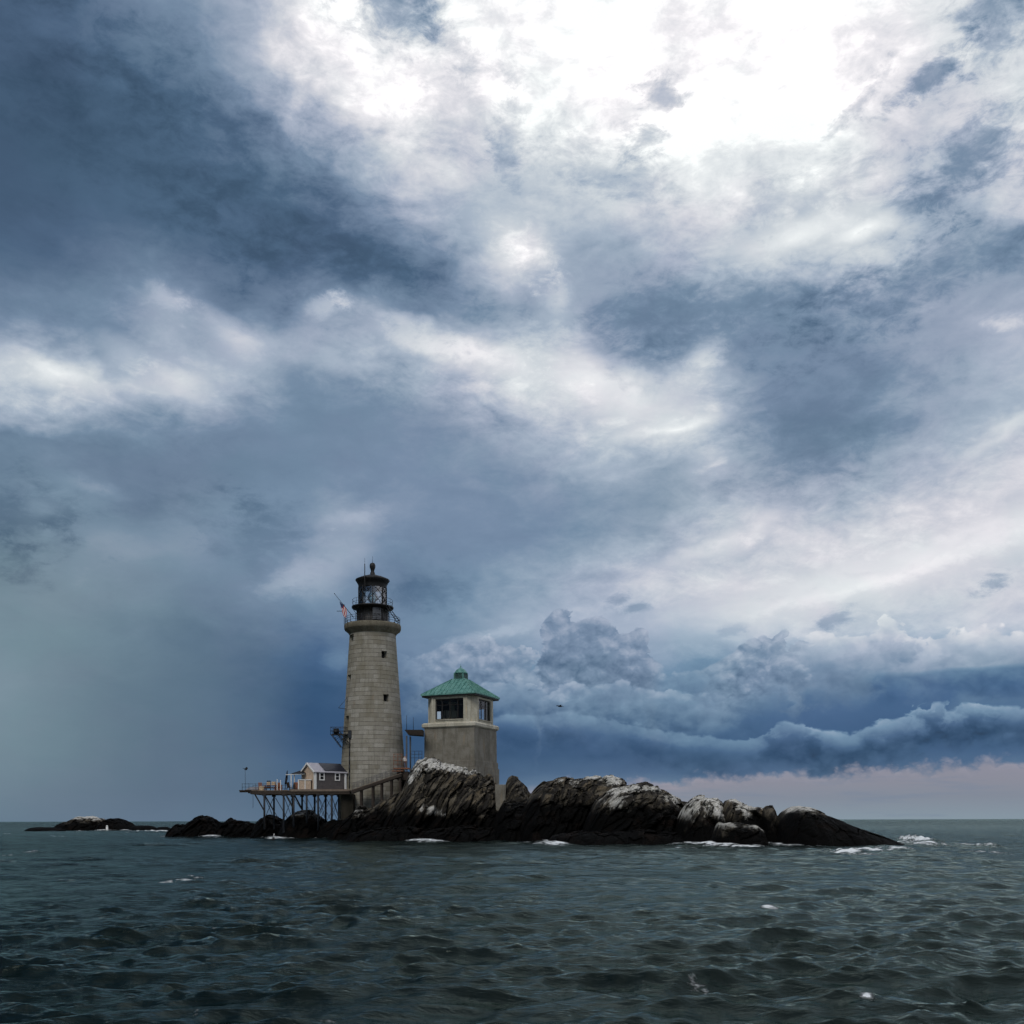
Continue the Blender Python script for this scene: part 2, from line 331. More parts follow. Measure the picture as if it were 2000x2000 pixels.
# ------------------------------------------------------------------ generic helpers
COL = scene.collection
def P(px, py, D):
    """a point of the place seen at photo pixel (px, py), D metres ahead"""
    return Vector(((px - 1000) / F * D, D, CAMH + (HOR - py) / F * D))
def set_props(o, label=None, cat=None, group=None, kind=None):
    if label: o['label'] = label
    if cat: o['category'] = cat
    if group: o['group'] = group
    if kind: o['kind'] = kind
    return o
def thing(name, label, cat, loc=(0, 0, 0), rz=0.0, group=None):
    o = bpy.data.objects.new(name, None); COL.objects.link(o)
    o.empty_display_size = 0.3
    o.location = loc; o.rotation_euler = (0, 0, rz)
    return set_props(o, label, cat, group)
class MB:
    """collects shapes, then links them as one mesh object"""
    def __init__(s): s.v = []; s.f = []; s.sm = []
    def add(s, vs, fs, smooth=False):
        b = len(s.v); s.v += [tuple(v) for v in vs]
        for f in fs: s.f.append([i + b for i in f]); s.sm.append(smooth)
        return s
    def box(s, c, d, rz=0.0, rot=None):
        hx, hy, hz = d[0] / 2, d[1] / 2, d[2] / 2
        R = rot if rot is not None else Matrix.Rotation(rz, 3, 'Z')
        vs = [Vector(c) + R @ Vector((x, y, z)) for x in (-hx, hx) for y in (-hy, hy) for z in (-hz, hz)]
        return s.add(vs, [(0, 1, 3, 2), (4, 6, 7, 5), (0, 4, 5, 1), (2, 3, 7, 6), (0, 2, 6, 4), (1, 5, 7, 3)])
    def bar(s, a, b, w, h=None):
        a, b = Vector(a), Vector(b); h = h or w
        d = b - a; L = d.length
        q = d.to_track_quat('Z', 'Y').to_matrix()
        return s.box((a + b) / 2, (w, h, L), rot=q)
    def tube(s, a, b, r, r2=None, n=8, caps=True, smooth=True):
        a, b = Vector(a), Vector(b); r2 = r if r2 is None else r2
        q = (b - a).to_track_quat('Z', 'Y').to_matrix(); vs = []
        for p, rr in ((a, r), (b, r2)):
            for k in range(n):
                t = 2 * math.pi * k / n
                vs.append(p + q @ Vector((rr * math.cos(t), rr * math.sin(t), 0)))
        s.add(vs, [(k, (k + 1) % n, n + (k + 1) % n, n + k) for k in range(n)], smooth)
        if caps:
            bb = len(s.v) - 2 * n
            s.f.append([bb + k for k in range(n)][::-1]); s.sm.append(False)
            s.f.append([bb + n + k for k in range(n)]); s.sm.append(False)
        return s
    def path(s, pts, r, n=6):
        for a, b in zip(pts, pts[1:]): s.tube(a, b, r, n=n)
        return s
    def lathe(s, prof, n=48, c=(0, 0, 0), smooth=True, a0=0.0, a1=2 * math.pi):
        full = abs(a1 - a0 - 2 * math.pi) < 1e-6; m = n if full else n + 1; vs = []
        for r, z in prof:
            for k in range(m):
                t = a0 + (a1 - a0) * k / n
                vs.append((c[0] + r * math.cos(t), c[1] + r * math.sin(t), c[2] + z))
        fs = []
        for j in range(len(prof) - 1):
            for k in range(n):
                k2 = (k + 1) % m
                fs.append((j * m + k, j * m + k2, (j + 1) * m + k2, (j + 1) * m + k))
        return s.add(vs, fs, smooth)
    def prism(s, poly, z0, z1):
        n = len(poly)
        vs = [(x, y, z0) for x, y in poly] + [(x, y, z1) for x, y in poly]
        fs = [(k, (k + 1) % n, n + (k + 1) % n, n + k) for k in range(n)]
        fs += [tuple(range(n))[::-1], tuple(range(n, 2 * n))]
        return s.add(vs, fs)
    def sphere(s, c, r, n=12, sz=1.0):
        prof = [(max(1e-4, r * math.sin(math.pi * k / n)), -r * sz * math.cos(math.pi * k / n)) for k in range(n + 1)]
        return s.lathe(prof, 2 * n, c)
    def build(s, name, mat, parent=None, bevel=0.0):
        me = bpy.data.meshes.new(name); me.from_pydata(s.v, [], s.f)
        me.polygons.foreach_set('use_smooth', s.sm)
        me.materials.append(mat); me.validate(); me.update()
        o = bpy.data.objects.new(name, me); COL.objects.link(o)
        if parent is not None: o.parent = parent
        if bevel > 0:
            md = o.modifiers.new('edge', 'BEVEL'); md.width = bevel; md.segments = 2; md.limit_method = 'ANGLE'
        return o

# ------------------------------------------------------------------ materials
def mat(name, col, rough=0.7, metal=0.0, var=0.12, nscale=3.0, bump=0.0, spec=0.4, streak=0.0, scol=(0.05, 0.04, 0.03), coord='Object'):
    m = bpy.data.materials.new(name); m.use_nodes = True
    N = NT(m.node_tree); b = N.n['Principled BSDF']
    tc = N.new('ShaderNodeTexCoord').outputs[coord]
    nz = N.noise(tc, nscale, 5, 0.6).outputs[0]
    c = N.mix(N.rng(nz, 0.3, 0.7, kind='LINEAR'), tuple(x * (1 - var) for x in col), tuple(min(1, x * (1 + var)) for x in col))
    if streak > 0:
        st = N.noise(N.mapping(tc, scale=(2.2, 2.2, 0.22)), 1.6, 5, 0.62).outputs[0]
        c = N.mix(N.rng(st, 0.5, 0.72, 0, streak), c, scol)
    N.put(b.inputs['Base Color'], c)
    b.inputs['Roughness'].default_value = rough; b.inputs['Metallic'].default_value = metal
    b.inputs['Specular IOR Level'].default_value = spec
    if bump > 0:
        bp = N.new('ShaderNodeBump'); bp.inputs['Strength'].default_value = 0.6; bp.inputs['Distance'].default_value = bump
        N.put(bp.inputs['Height'], N.noise(tc, nscale * 5, 5, 0.6).outputs[0]); N.put(b.inputs['Normal'], bp.outputs[0])
    return m

def granite(name, round_tower):
    m = bpy.data.materials.new(name); m.use_nodes = True
    N = NT(m.node_tree); b = N.n['Principled BSDF']
    tc = N.new('ShaderNodeTexCoord').outputs['Object']
    sp = N.new('ShaderNodeSeparateXYZ'); N.put(sp.inputs[0], tc)
    ang = N.m('ARCTAN2', sp.outputs[1], sp.outputs[0])
    cb = N.new('ShaderNodeCombineXYZ'); N.put(cb.inputs[0], N.m('MULTIPLY', ang, 4.4)); N.put(cb.inputs[1], sp.outputs[2])
    br = N.new('ShaderNodeTexBrick'); N.put(br.inputs['Vector'], cb.outputs[0])
    br.inputs['Scale'].default_value = 1.0; br.inputs['Brick Width'].default_value = 1.55; br.inputs['Row Height'].default_value = 0.62
    br.inputs['Mortar Size'].default_value = 0.028; br.inputs['Mortar Smooth'].default_value = 0.4; br.inputs['Bias'].default_value = 0.0
    br.inputs['Color1'].default_value = (0.0, 0, 0, 1); br.inputs['Color2'].default_value = (1, 1, 1, 1); br.inputs['Mortar'].default_value = (0.5, 0.5, 0.5, 1)
    base = N.mix(br.outputs['Color'], (0.235, 0.218, 0.180), (0.385, 0.368, 0.325))
    grit = N.noise(tc, 9, 5, 0.65).outputs[0]
    base = N.mix(N.rng(grit, 0.35, 0.65, 0, 0.45), base, (0.19, 0.175, 0.14))
    blot = N.noise(N.mapping(tc, scale=(1, 1, 0.55)), 0.42, 5, 0.6).outputs[0]
    base = N.mix(N.rng(blot, 0.42, 0.62, 0, 0.55), base, (0.175, 0.155, 0.105))      # weather stain
    blot2 = N.noise(N.mapping(tc, loc=(5, 3, 9), scale=(1, 1, 0.4)), 0.6, 4, 0.6).outputs[0]
    base = N.mix(N.rng(blot2, 0.58, 0.72, 0, 0.4), base, (0.27, 0.19, 0.125))         # rust wash
    st = N.noise(N.mapping(tc, scale=(2.4, 2.4, 0.14)), 1.2, 5, 0.6).outputs[0]
    base = N.mix(N.rng(st, 0.5, 0.7, 0, 0.4), base, (0.13, 0.125, 0.10))
    edge = N.noise(tc, 1.6, 3, 0.5).outputs[0]
    rowl = N.m('ABSOLUTE', N.m('SUBTRACT', N.m('FRACT', N.m('DIVIDE', sp.outputs[2], 0.62)), 0.5))
    rowl = N.rng(rowl, 0.425, 0.485)
    mort = N.m('ADD', N.m('MULTIPLY', br.outputs['Fac'], 0.18), N.m('MULTIPLY', rowl, N.rng(edge, 0.34, 0.62, 0.08, 0.6)))
    base = N.mix(mort, base, (0.055, 0.048, 0.036))
    wet = N.rng(sp.outputs[2], 1.5, 5.0, 0.45, 0.0)
    base = N.mix(wet, base, (0.09, 0.088, 0.06))
    N.put(b.inputs['Base Color'], base); b.inputs['Roughness'].default_value = 0.85; b.inputs['Specular IOR Level'].default_value = 0.25
    bp = N.new('ShaderNodeBump'); bp.inputs['Strength'].default_value = 0.8; bp.inputs['Distance'].default_value = 0.05
    N.put(bp.inputs['Height'], N.m('ADD', N.m('MULTIPLY', br.outputs['Fac'], -1.0), N.m('MULTIPLY', grit, 0.6)))
    N.put(b.inputs['Normal'], bp.outputs[0])
    return m

def concrete(name, c1, c2, dark):
    m = bpy.data.materials.new(name); m.use_nodes = True
    N = NT(m.node_tree); b = N.n['Principled BSDF']
    tc = N.new('ShaderNodeTexCoord').outputs['Object']
    n1 = N.noise(tc, 0.7, 6, 0.62).outputs[0]; n2 = N.noise(tc, 7, 5, 0.65).outputs[0]
    c = N.mix(N.rng(n1, 0.35, 0.65), c1, c2)
    c = N.mix(N.rng(n2, 0.40, 0.70, 0, 0.45), c, dark)
    st = N.noise(N.mapping(tc, scale=(2.6, 2.6, 0.16)), 1.0, 6, 0.62).outputs[0]
    c = N.mix(N.rng(st, 0.48, 0.68, 0, 0.6), c, dark)
    st2 = N.noise(N.mapping(tc, loc=(4, 4, 4), scale=(1.6, 1.6, 0.3)), 0.8, 5, 0.6).outputs[0]
    c = N.mix(N.rng(st2, 0.58, 0.72, 0, 0.4), c, (c1[0] * 1.15, c1[1] * .88, c1[2] * .62))
    N.put(b.inputs['Base Color'], c); b.inputs['Roughness'].default_value = 0.9; b.inputs['Specular IOR Level'].default_value = 0.2
    bp = N.new('ShaderNodeBump'); bp.inputs['Strength'].default_value = 0.5; bp.inputs['Distance'].default_value = 0.03
    N.put(bp.inputs['Height'], n2); N.put(b.inputs['Normal'], bp.outputs[0])
    return m

def copper():
    m = bpy.data.materials.new('copper_patina'); m.use_nodes = True
    N = NT(m.node_tree); b = N.n['Principled BSDF']
    tc = N.new('ShaderNodeTexCoord').outputs['Object']
    n1 = N.noise(N.mapping(tc, scale=(1.5, 1.5, 0.5)), 1.6, 6, 0.65).outputs[0]
    c = N.mix(N.rng(n1, 0.33, 0.66), (0.042, 0.155, 0.135), (0.125, 0.29, 0.255))
    n2 = N.noise(tc, 4.5, 5, 0.65).outputs[0]
    c = N.mix(N.rng(n2, 0.52, 0.75, 0, 0.6), c, (0.035, 0.11, 0.09))
    N.put(b.inputs['Base Color'], c); b.inputs['Roughness'].default_value = 0.65
    return m

def glass_mat(name, tint=(0.75, 0.85, 0.88), gl=0.25):
    m = bpy.data.materials.new(name); m.use_nodes = True
    N = NT(m.node_tree); N.n.clear()
    o = N.new('ShaderNodeOutputMaterial'); t = N.new('ShaderNodeBsdfTransparent'); g = N.new('ShaderNodeBsdfGlossy')
    N.put(t.inputs[0], (*tint, 1)); g.inputs['Roughness'].default_value = 0.06
    fr = N.new('ShaderNodeFresnel'); fr.inputs[0].default_value = 1.5
    mx = N.new('ShaderNodeMixShader'); N.put(mx.inputs[0], N.m('MAXIMUM', fr.outputs[0], gl * 0.3))
    N.l.new(t.outputs[0], mx.inputs[1]); N.l.new(g.outputs[0], mx.inputs[2]); N.l.new(mx.outputs[0], o.inputs[0])
    return m

def shingle(name, c1, c2, row=0.14):
    m = bpy.data.materials.new(name); m.use_nodes = True
    N = NT(m.node_tree); b = N.n['Principled BSDF']
    tc = N.new('ShaderNodeTexCoord').outputs['Object']
    sp = N.new('ShaderNodeSeparateXYZ'); N.put(sp.inputs[0], tc)
    cb = N.new('ShaderNodeCombineXYZ'); N.put(cb.inputs[0], N.m('ADD', sp.outputs[0], sp.outputs[1])); N.put(cb.inputs[1], sp.outputs[2])
    br = N.new('ShaderNodeTexBrick'); N.put(br.inputs['Vector'], cb.outputs[0])
    for k, v in (('Scale', 1.0), ('Brick Width', 0.17), ('Row Height', row), ('Mortar Size', 0.012)): br.inputs[k].default_value = v
    br.inputs['Color1'].default_value = (*c1, 1); br.inputs['Color2'].default_value = (*c2, 1); br.inputs['Mortar'].default_value = (*[x * 0.3 for x in c1], 1)
    n = N.noise(tc, 1.2, 4).outputs[0]
    c = N.mix(N.rng(n, 0.4, 0.7, 0, 0.35), br.outputs['Color'], tuple(x * 0.55 for x in c1))
    N.put(b.inputs['Base Color'], c); b.inputs['Roughness'].default_value = 0.85
    return m

M = dict(
    granite=granite('granite_blocks', True),
    ledge=concrete('dark_granite_ledge', (0.20, 0.18, 0.135), (0.13, 0.115, 0.085), (0.06, 0.055, 0.04)),
    wetstone=concrete('dark_wet_masonry', (0.035, 0.031, 0.024), (0.02, 0.018, 0.013), (0.008, 0.008, 0.006)),
    conc_low=concrete('weathered_concrete', (0.235, 0.222, 0.190), (0.165, 0.152, 0.124), (0.075, 0.068, 0.054)),
    conc_up=concrete('pale_limewashed_concrete', (0.54, 0.515, 0.43), (0.42, 0.395, 0.32), (0.21, 0.19, 0.145)),
    copper=copper(),
    black=mat('black_iron', (0.006, 0.006, 0.007), 0.55, 0.0, 0.3, 2.0, spec=0.35, streak=0.15, scol=(0.03, 0.017, 0.01)),
    iron=mat('dark_steel', (0.018, 0.022, 0.028), 0.6, 0.2, 0.3, 4.0, streak=0.3, scol=(0.045, 0.022, 0.012)),
    grey=mat('grey_paint', (0.075, 0.08, 0.09), 0.6, var=0.2),
    dark=mat('dark_void', (0.004, 0.004, 0.005), 0.8),
    frame=mat('dark_window_frame', (0.012, 0.010, 0.010), 0.6),
    door=mat('dark_rust_door', (0.022, 0.013, 0.010), 0.8, streak=0.4),
    glass=glass_mat('window_glass', (0.85, 0.92, 0.95), 0.0), clear=glass_mat('clear_glass', (0.97, 0.98, 0.98), 0.9), lens=glass_mat('lens_glass', (0.72, 0.86, 0.82), 0.8),
    white=mat('white_trim', (0.72, 0.72, 0.70), 0.6, var=0.06),
    tan=shingle('tan_cedar_shingle', (0.62, 0.47, 0.35), (0.50, 0.38, 0.28)),
    grey_sh=shingle('grey_weathered_shingle', (0.125, 0.110, 0.108), (0.085, 0.078, 0.078)),
    roof_dk=mat('dark_solar_panel', (0.008, 0.009, 0.018), 0.35, var=0.2),
    roof_lt=mat('pale_roof_shingle', (0.34, 0.33, 0.37), 0.6, var=0.12, nscale=8),
    wood=mat('weathered_decking', (0.17, 0.13, 0.10), 0.85, var=0.3, nscale=2.5, streak=0.3),
    wood_dk=mat('dark_timber', (0.035, 0.026, 0.020), 0.85, var=0.35),
    teak=mat('reddish_timber', (0.20, 0.075, 0.04), 0.7, var=0.3),
    pine=mat('pale_pine', (0.55, 0.42, 0.27), 0.7, var=0.15),
    rust=mat('rusty_steel', (0.22, 0.085, 0.04), 0.8, var=0.35, nscale=4),
    green=mat('dark_green_canvas', (0.02, 0.055, 0.04), 0.8),
    canvas=mat('black_canvas', (0.010, 0.011, 0.015), 0.9),
    skin=mat('skin', (0.42, 0.25, 0.18), 0.6), cloth_w=mat('pale_cloth', (0.62, 0.58, 0.55), 0.8), cloth_d=mat('dark_cloth', (0.05, 0.035, 0.03), 0.85), hair=mat('dark_hair', (0.03, 0.02, 0.015), 0.6),
    red=mat('red_paint', (0.42, 0.04, 0.035), 0.6), feather=mat('dark_feathers', (0.012, 0.012, 0.016), 0.7),
)

# ------------------------------------------------------------------ rock
def rock_material():
    m = bpy.data.materials.new('sea_rock'); m.use_nodes = True
    N = NT(m.node_tree); b = N.n['Principled BSDF']
    geo = N.new('ShaderNodeNewGeometry'); pos = geo.outputs['Position']
    sp = N.new('ShaderNodeSeparateXYZ'); N.put(sp.inputs[0], pos)
    at = N.new('ShaderNodeAttribute'); at.attribute_name = 'guano'
    ac = N.new('ShaderNodeAttribute'); ac.attribute_name = 'slab'
    # strata run steeply down to the left
    sv = N.mapping(N.mapping(pos, rot=(0, math.radians(-30), 0)), scale=(1.6, 0.7, 0.22))
    n1 = N.noise(sv, 1.1, 7, 0.62).outputs[0]
    n2 = N.noise(pos, 0.55, 6, 0.6).outputs[0]
    n3 = N.noise(pos, 5.0, 5, 0.65).outputs[0]
    c = N.mix(N.rng(n2, 0.36, 0.62), (0.050, 0.042, 0.029), (0.108, 0.094, 0.071))
    c = N.mix(N.rng(ac.outputs['Fac'], 0.2, 0.9, 0, 0.7), c, (0.120, 0.092, 0.055))
    c = N.mix(N.rng(n1, 0.42, 0.54, 0.0, 0.92), c, (0.009, 0.008, 0.007))
    c = N.mix(N.rng(n3, 0.52, 0.70, 0, 0.7), c, (0.016, 0.015, 0.012))
    # bird lime
    dr = N.noise(N.mapping(pos, scale=(1.8, 1.8, 0.35)), 1.3, 6, 0.68).outputs[0]
    g = N.m('ADD', N.m('MULTIPLY', at.outputs['Fac'], 1.3), N.m('MULTIPLY', N.m('SUBTRACT', dr, 0.5), 2.4))
    g = N.m('ADD', g, N.m('MULTIPLY', N.m('SUBTRACT', n3, 0.5), 0.7))
    g = N.m('SUBTRACT', g, N.rng(n1, 0.46, 0.60, 0.0, 0.40))
    gm = N.rng(g, 0.30, 0.85, 0, 0.95)
    c = N.mix(gm, c, N.mix(N.rng(n3, 0.4, 0.6), (0.62, 0.61, 0.58), (0.34, 0.33, 0.29)))
    # wet weed below the tide line
    tn = N.m('MULTIPLY_ADD', N.m('SUBTRACT', N.noise(pos, 0.35, 6, 0.65).outputs[0], 0.5), 5.5, sp.outputs[2])
    tn = N.m('MULTIPLY_ADD', N.m('SUBTRACT', n3, 0.5), 1.2, tn)
    tl = N.new('ShaderNodeAttribute'); tl.attribute_name = 'tide'
    wet = N.rng(N.m('SUBTRACT', tn, tl.outputs['Fac']), -0.5, 1.1, 1.0, 0.0)
    c = N.mix(wet, c, N.mix(N.rng(n2, 0.5, 0.7, 0, 1), (0.0016, 0.0016, 0.0015), (0.006, 0.004, 0.003)))
    N.put(b.inputs['Base Color'], c)
    N.put(b.inputs['Roughness'], N.mixf(wet, 0.85, 0.8)); N.put(b.inputs['Specular IOR Level'], N.mixf(wet, 0.22, 0.06))
    bp = N.new('ShaderNodeBump'); bp.inputs['Strength'].default_value = 0.9; bp.inputs['Distance'].default_value = 0.22
    N.put(bp.inputs['Height'], N.m('ADD', n1, N.m('MULTIPLY', n3, 0.5))); N.put(b.inputs['Normal'], bp.outputs[0])
    return m
ROCK = rock_material()

FOOT = []      # front waterlines, for the surf
def hash3(p, k=0.0):
    v = math.sin(p[0] * 12.9898 + p[1] * 78.233 + p[2] * 37.719 + k) * 43758.5453
    return v - math.floor(v)
def rock(label, top, Df, Dr, Db, lime=(), seed=0, slab=(0.9, 3.2, 2.2), tilt=30, amp=0.9, tide=3.2, step=0.14, front=2.3, lime_top=0.0, name='rock_outcrop', group=None, jag=0.35):
    """top: silhouette (px, py) as seen at depth Dr (ridge); Df / Db front and back waterlines"""
    xs = [(p[0] - 1000) / F * Dr for p in top]; zs = [CAMH + (HOR - p[1]) / F * Dr for p in top]
    x0, x1 = xs[0], xs[-1]
    nx = max(24, int((x1 - x0) / step)); H = max(zs)
    nt = max(26, int((H + (Db - Df) * 0.7) * 1.15 / step)); nt = min(nt, 190)
    ct, st = math.cos(math.radians(tilt)), math.sin(math.radians(tilt))
    vs = []; gu = []; sl = []; td = []
    X = np.interp
    S = np.linspace(x0, x1, nx)
    for i, x in enumerate(S):
        top_z = float(X(x, xs, zs)); u = i / (nx - 1)
        endf = min(1.0, min(u, 1 - u) * (x1 - x0) / 2.5)
        wob = 1.6 * (mnoise.noise(Vector((x * 0.16, seed, 1.3))))
        yf = Df + (Dr - Df) * (1 - endf ** 0.5) * 0.7 + wob
        yb = Db - (Db - Dr) * (1 - endf ** 0.5) * 0.7
        for j in range(nt + 1):
            t = j / nt
            if t < 0.62:
                tau = t / 0.62
                y = yf + (Dr - yf) * tau ** 1.25
                z = -1.2 + (top_z + 1.2) * (1 - (1 - tau) ** front)
            else:
                tau = (t - 0.62) / 0.38
                y = Dr + (yb - Dr) * tau
                z = -1.2 + (top_z + 1.2) * (1 - tau ** 2.0)
            p = Vector((x, y, z))
            # jointed slabs standing proud of one another
            w = mnoise.noise_vector(p * 0.35) * 0.5
            a = (p.x + w.x) * ct - (p.z + w.z) * st; c = (p.x) * st + (p.z + w.y) * ct
            q = Vector((a / slab[0], (p.y + w.z) / slab[2], c / slab[1])) + Vector((seed * 7.1, seed * 3.3, 0))
            dd, pp = mnoise.voronoi(q)
            h1 = hash3(pp[0]); crease = min(1.0, (dd[1] - dd[0]) * 3.2)
            q2 = q * 2.3; dd2, pp2 = mnoise.voronoi(q2); h2 = hash3(pp2[0], 2.0)
            fr = mnoise.fractal(p * 0.9 + Vector((seed, 0, 0)), 0.9, 2.1, 4)
            grow = min(1.0, max(0.12, (z + 1.2) / 3.0))
            off = ((h1 - 0.55) * amp + (h2 - 0.5) * amp * 0.35 - (1 - crease) * amp * 0.32 + fr * 0.16) * grow
            ny = -1.0 if t < 0.62 else 0.8
            edge = max(0.0, 1 - abs(t - 0.60) / 0.22)
            p = p + Vector((ct * 0.25 * off, ny * off * (1 - 0.7 * edge), off * (0.12 + jag * edge)))
            if i in (0, nx - 1): p.z = -1.5
            vs.append(p)
            g = lime_top * max(0.0, 1 - (top_z - z) / 1.1) * (1.0 if z > 2 else 0.2)
            for (lx, ly, rx, ry, k) in lime:
                LX = (lx - 1000) / F * Dr; LZ = CAMH + (HOR - ly) / F * Dr
                ex = (p.x - LX) / (rx / F * Dr); ez = (p.z - LZ) / (ry / F * Dr)
                e = ex * ex + ez * ez
                if e < 8: g = max(g, k * math.exp(-e * 0.6))
            gu.append(g); sl.append(h1 * crease); td.append(tide)
    fs = [(i * (nt + 1) + j, (i + 1) * (nt + 1) + j, (i + 1) * (nt + 1) + j + 1, i * (nt + 1) + j + 1) for i in range(nx - 1) for j in range(nt)]
    me = bpy.data.meshes.new(name); me.from_pydata(vs, [], fs)
    for nm, dat in (('guano', gu), ('slab', sl), ('tide', td)):
        A = me.attributes.new(nm, 'FLOAT', 'POINT'); A.data.foreach_set('value', dat)
    me.materials.append(ROCK); me.update()
    o = bpy.data.objects.new(name, me); COL.objects.link(o)
    FOOT.append([(v.x, v.y) for v in (vs[i * (nt + 1) + next((j for j in range(nt) if vs[i * (nt + 1) + j].z > 0.15), 0)] for i in range(2, nx - 2, 3))])
    return set_props(o, label, 'rock', group or 'rocks of the lighthouse ledge')

# the great slanting crag under the two towers, in three pieces
rock('low broken brown rock at the foot of the round tower, left of the great crag',
     [(640,1640),(655,1612),(672,1602),(690,1588),(702,1574),(716,1580),(735,1572),(752,1560),(775,1548),(800,1540),(830,1560),(860,1640)],
     132, 138.5, 152, lime=[(703,1580,12,8,.75),(712,1590,10,6,.5)], seed=1, tide=3.6, amp=1.1)
rock('tallest slanting crag with slabby ribs and pale crown, in front of the green-roofed building',
     [(745,1640),(752,1600),(768,1575),(786,1545),(797,1520),(806,1500),(816,1486),(830,1480),(850,1482),(870,1490),(890,1496),(912,1503),(935,1508),(958,1517),(972,1532),(984,1556),(1000,1600),(1020,1645)],
     127, 137, 156, lime=[(832,1487,20,7,1.2),(862,1496,22,7,1.1),(898,1503,22,6,1.1),(920,1508,14,5,.9),(818,1503,9,14,1.0),(808,1522,6,12,.9),(852,1584,10,8,.9),(868,1590,8,7,.8),(835,1580,5,10,.6),(845,1500,10,10,.7)],
     seed=2, amp=1.25, slab=(0.85, 4.6, 2.6), tide=3.4, front=2.0, step=0.11)
rock('narrow peaked brown rock standing just right of the green-roofed building',
     [(962,1640),(975,1600),(984,1545),(993,1518),(1001,1512),(1012,1518),(1024,1530),(1036,1548),(1046,1590),(1056,1640)],
     128, 134, 146, seed=3, amp=0.8, tide=4.2, lime=[(1005,1570,5,4,.5)])
rock('broad domed brown rock with lime-streaked crown in the middle of the ledge',
     [(1000,1642),(1014,1590),(1030,1562),(1042,1543),(1060,1528),(1085,1521),(1110,1519),(1135,1518),(1165,1517),(1200,1519),(1222,1529),(1240,1540),(1262,1580),(1280,1645)],
     116, 126, 142, lime=[(1175,1520,34,4,1.3),(1195,1530,14,6,1.0),(1118,1530,10,10,.5),(1090,1526,8,6,.5)], seed=4, amp=1.3, slab=(1.1, 3.0, 2.4), tilt=25, tide=4.6)
rock('lime-streaked rounded rock in front of the broad dome, right of centre',
     [(1130,1648),(1150,1590),(1165,1562),(1185,1547),(1205,1538),(1235,1535),(1262,1536),(1285,1542),(1305,1549),(1322,1558),(1336,1580),(1350,1648)],
     107, 116, 130, lime=[(1195,1545,14,10,1.0),(1225,1542,26,8,.9),(1270,1541,26,6,.95),(1198,1570,16,14,.8),(1205,1590,14,12,.7),(1310,1560,14,14,.8),(1175,1565,12,10,.5),(1290,1560,10,10,.5)], seed=5, amp=1.2, slab=(1.0, 2.6, 2.0), tilt=34, tide=3.9)
rock('smooth brown hump behind the lime-streaked rocks',
     [(1225,1600),(1234,1536),(1246,1529),(1262,1526),(1275,1531),(1284,1541),(1296,1546),(1310,1548),(1330,1560),(1345,1600)],
     124, 128, 136, lime=[(1322,1551,14,7,1.3)], seed=6, amp=0.6, tide=2.5)
rock('squared block of rock draped in white bird lime, right of the domed rocks',
     [(1312,1652),(1325,1600),(1337,1576),(1350,1562),(1362,1555),(1385,1556),(1403,1557),(1411,1566),(1416,1590),(1424,1652)],
     102, 108, 118, lime=[(1385,1560,24,6,1.3),(1392,1578,10,22,1.1),(1350,1575,9,16,.8),(1334,1592,8,18,.8),(1402,1590,7,18,.8),(1370,1580,8,20,.6)], seed=7, amp=0.9, slab=(1.3, 5.0, 2.0), tilt=6, tide=2.5)
rock('cracked mid-height rock with white ledges beside the squared block',
     [(1402,1655),(1411,1580),(1417,1564),(1430,1562),(1442,1566),(1455,1573),(1470,1575),(1480,1576),(1489,1588),(1496,1655)],
     101, 107, 116, lime=[(1436,1566,13,5,1.1),(1447,1578,18,6,1.1),(1446,1597,8,18,.9),(1484,1580,7,5,.8),(1484,1600,4,14,.6)], seed=8, amp=0.9, slab=(1.2, 4.5, 2.0), tilt=4, tide=2.4)
rock('low pale shelf of rock in front of the cracked blocks',
     [(1385,1658),(1396,1625),(1402,1609),(1430,1608),(1455,1611),(1475,1613),(1490,1622),(1500,1658)],
     96, 100, 106, lime=[(1415,1612,22,6,.75),(1465,1615,14,5,.7),(1488,1622,6,6,.9)], seed=9, amp=0.6, tide=1.7, slab=(1.4, 1.2, 1.6), tilt=10)
rock('small upright stump of dark rock in the gap before the long ramp rock',
     [(1482,1655),(1489,1600),(1492,1580),(1499,1575),(1508,1576),(1514,1590),(1520,1610),(1528,1655)],
     100, 104, 112, seed=10, amp=0.5, slab=(0.9, 3.5, 1.6), tilt=2, tide=2.6)
rock('dark ramp-shaped rock sloping down to the sea at the right end of the ledge',
     [(1505,1656),(1516,1612),(1526,1595),(1532,1585),(1545,1577),(1560,1575),(1578,1578),(1592,1585),(1620,1598),(1650,1611),(1690,1627),(1725,1640),(1760,1652),(1790,1662)],
     95, 103, 113, lime=[(1558,1580,24,5,1.35),(1540,1586,9,6,.8),(1570,1596,8,8,.4),(1600,1606,10,4,.45)], seed=11, amp=0.55, slab=(1.6, 3.5, 2.4), tilt=-20, tide=3.3, jag=0.12)
rock('long dark ridge of rock joining the boulders behind the middle of the ledge',
     [(955,1640),(970,1590),(985,1562),(1010,1566),(1040,1560),(1100,1545),(1200,1545),(1290,1556),(1330,1566),(1370,1572),(1420,1580),(1480,1590),(1515,1600),(1535,1640)],
     119, 130, 146, seed=21, amp=0.9, tide=4.5)
rock('low black weedy apron of rock awash along the foot of the great crag',
     [(672,1646),(690,1624),(730,1618),(790,1614),(850,1620),(900,1612),(960,1616),(1010,1610),(1050,1622),(1075,1646)],
     121, 126, 136, seed=22, amp=0.9, tide=6.5)
rock('low black weedy apron of rock awash along the foot of the middle domes',
     [(1060,1652),(1080,1630),(1130,1624),(1190,1628),(1250,1622),(1310,1628),(1350,1626),(1385,1652)],
     103, 107, 116, seed=23, amp=0.8, tide=6.0)
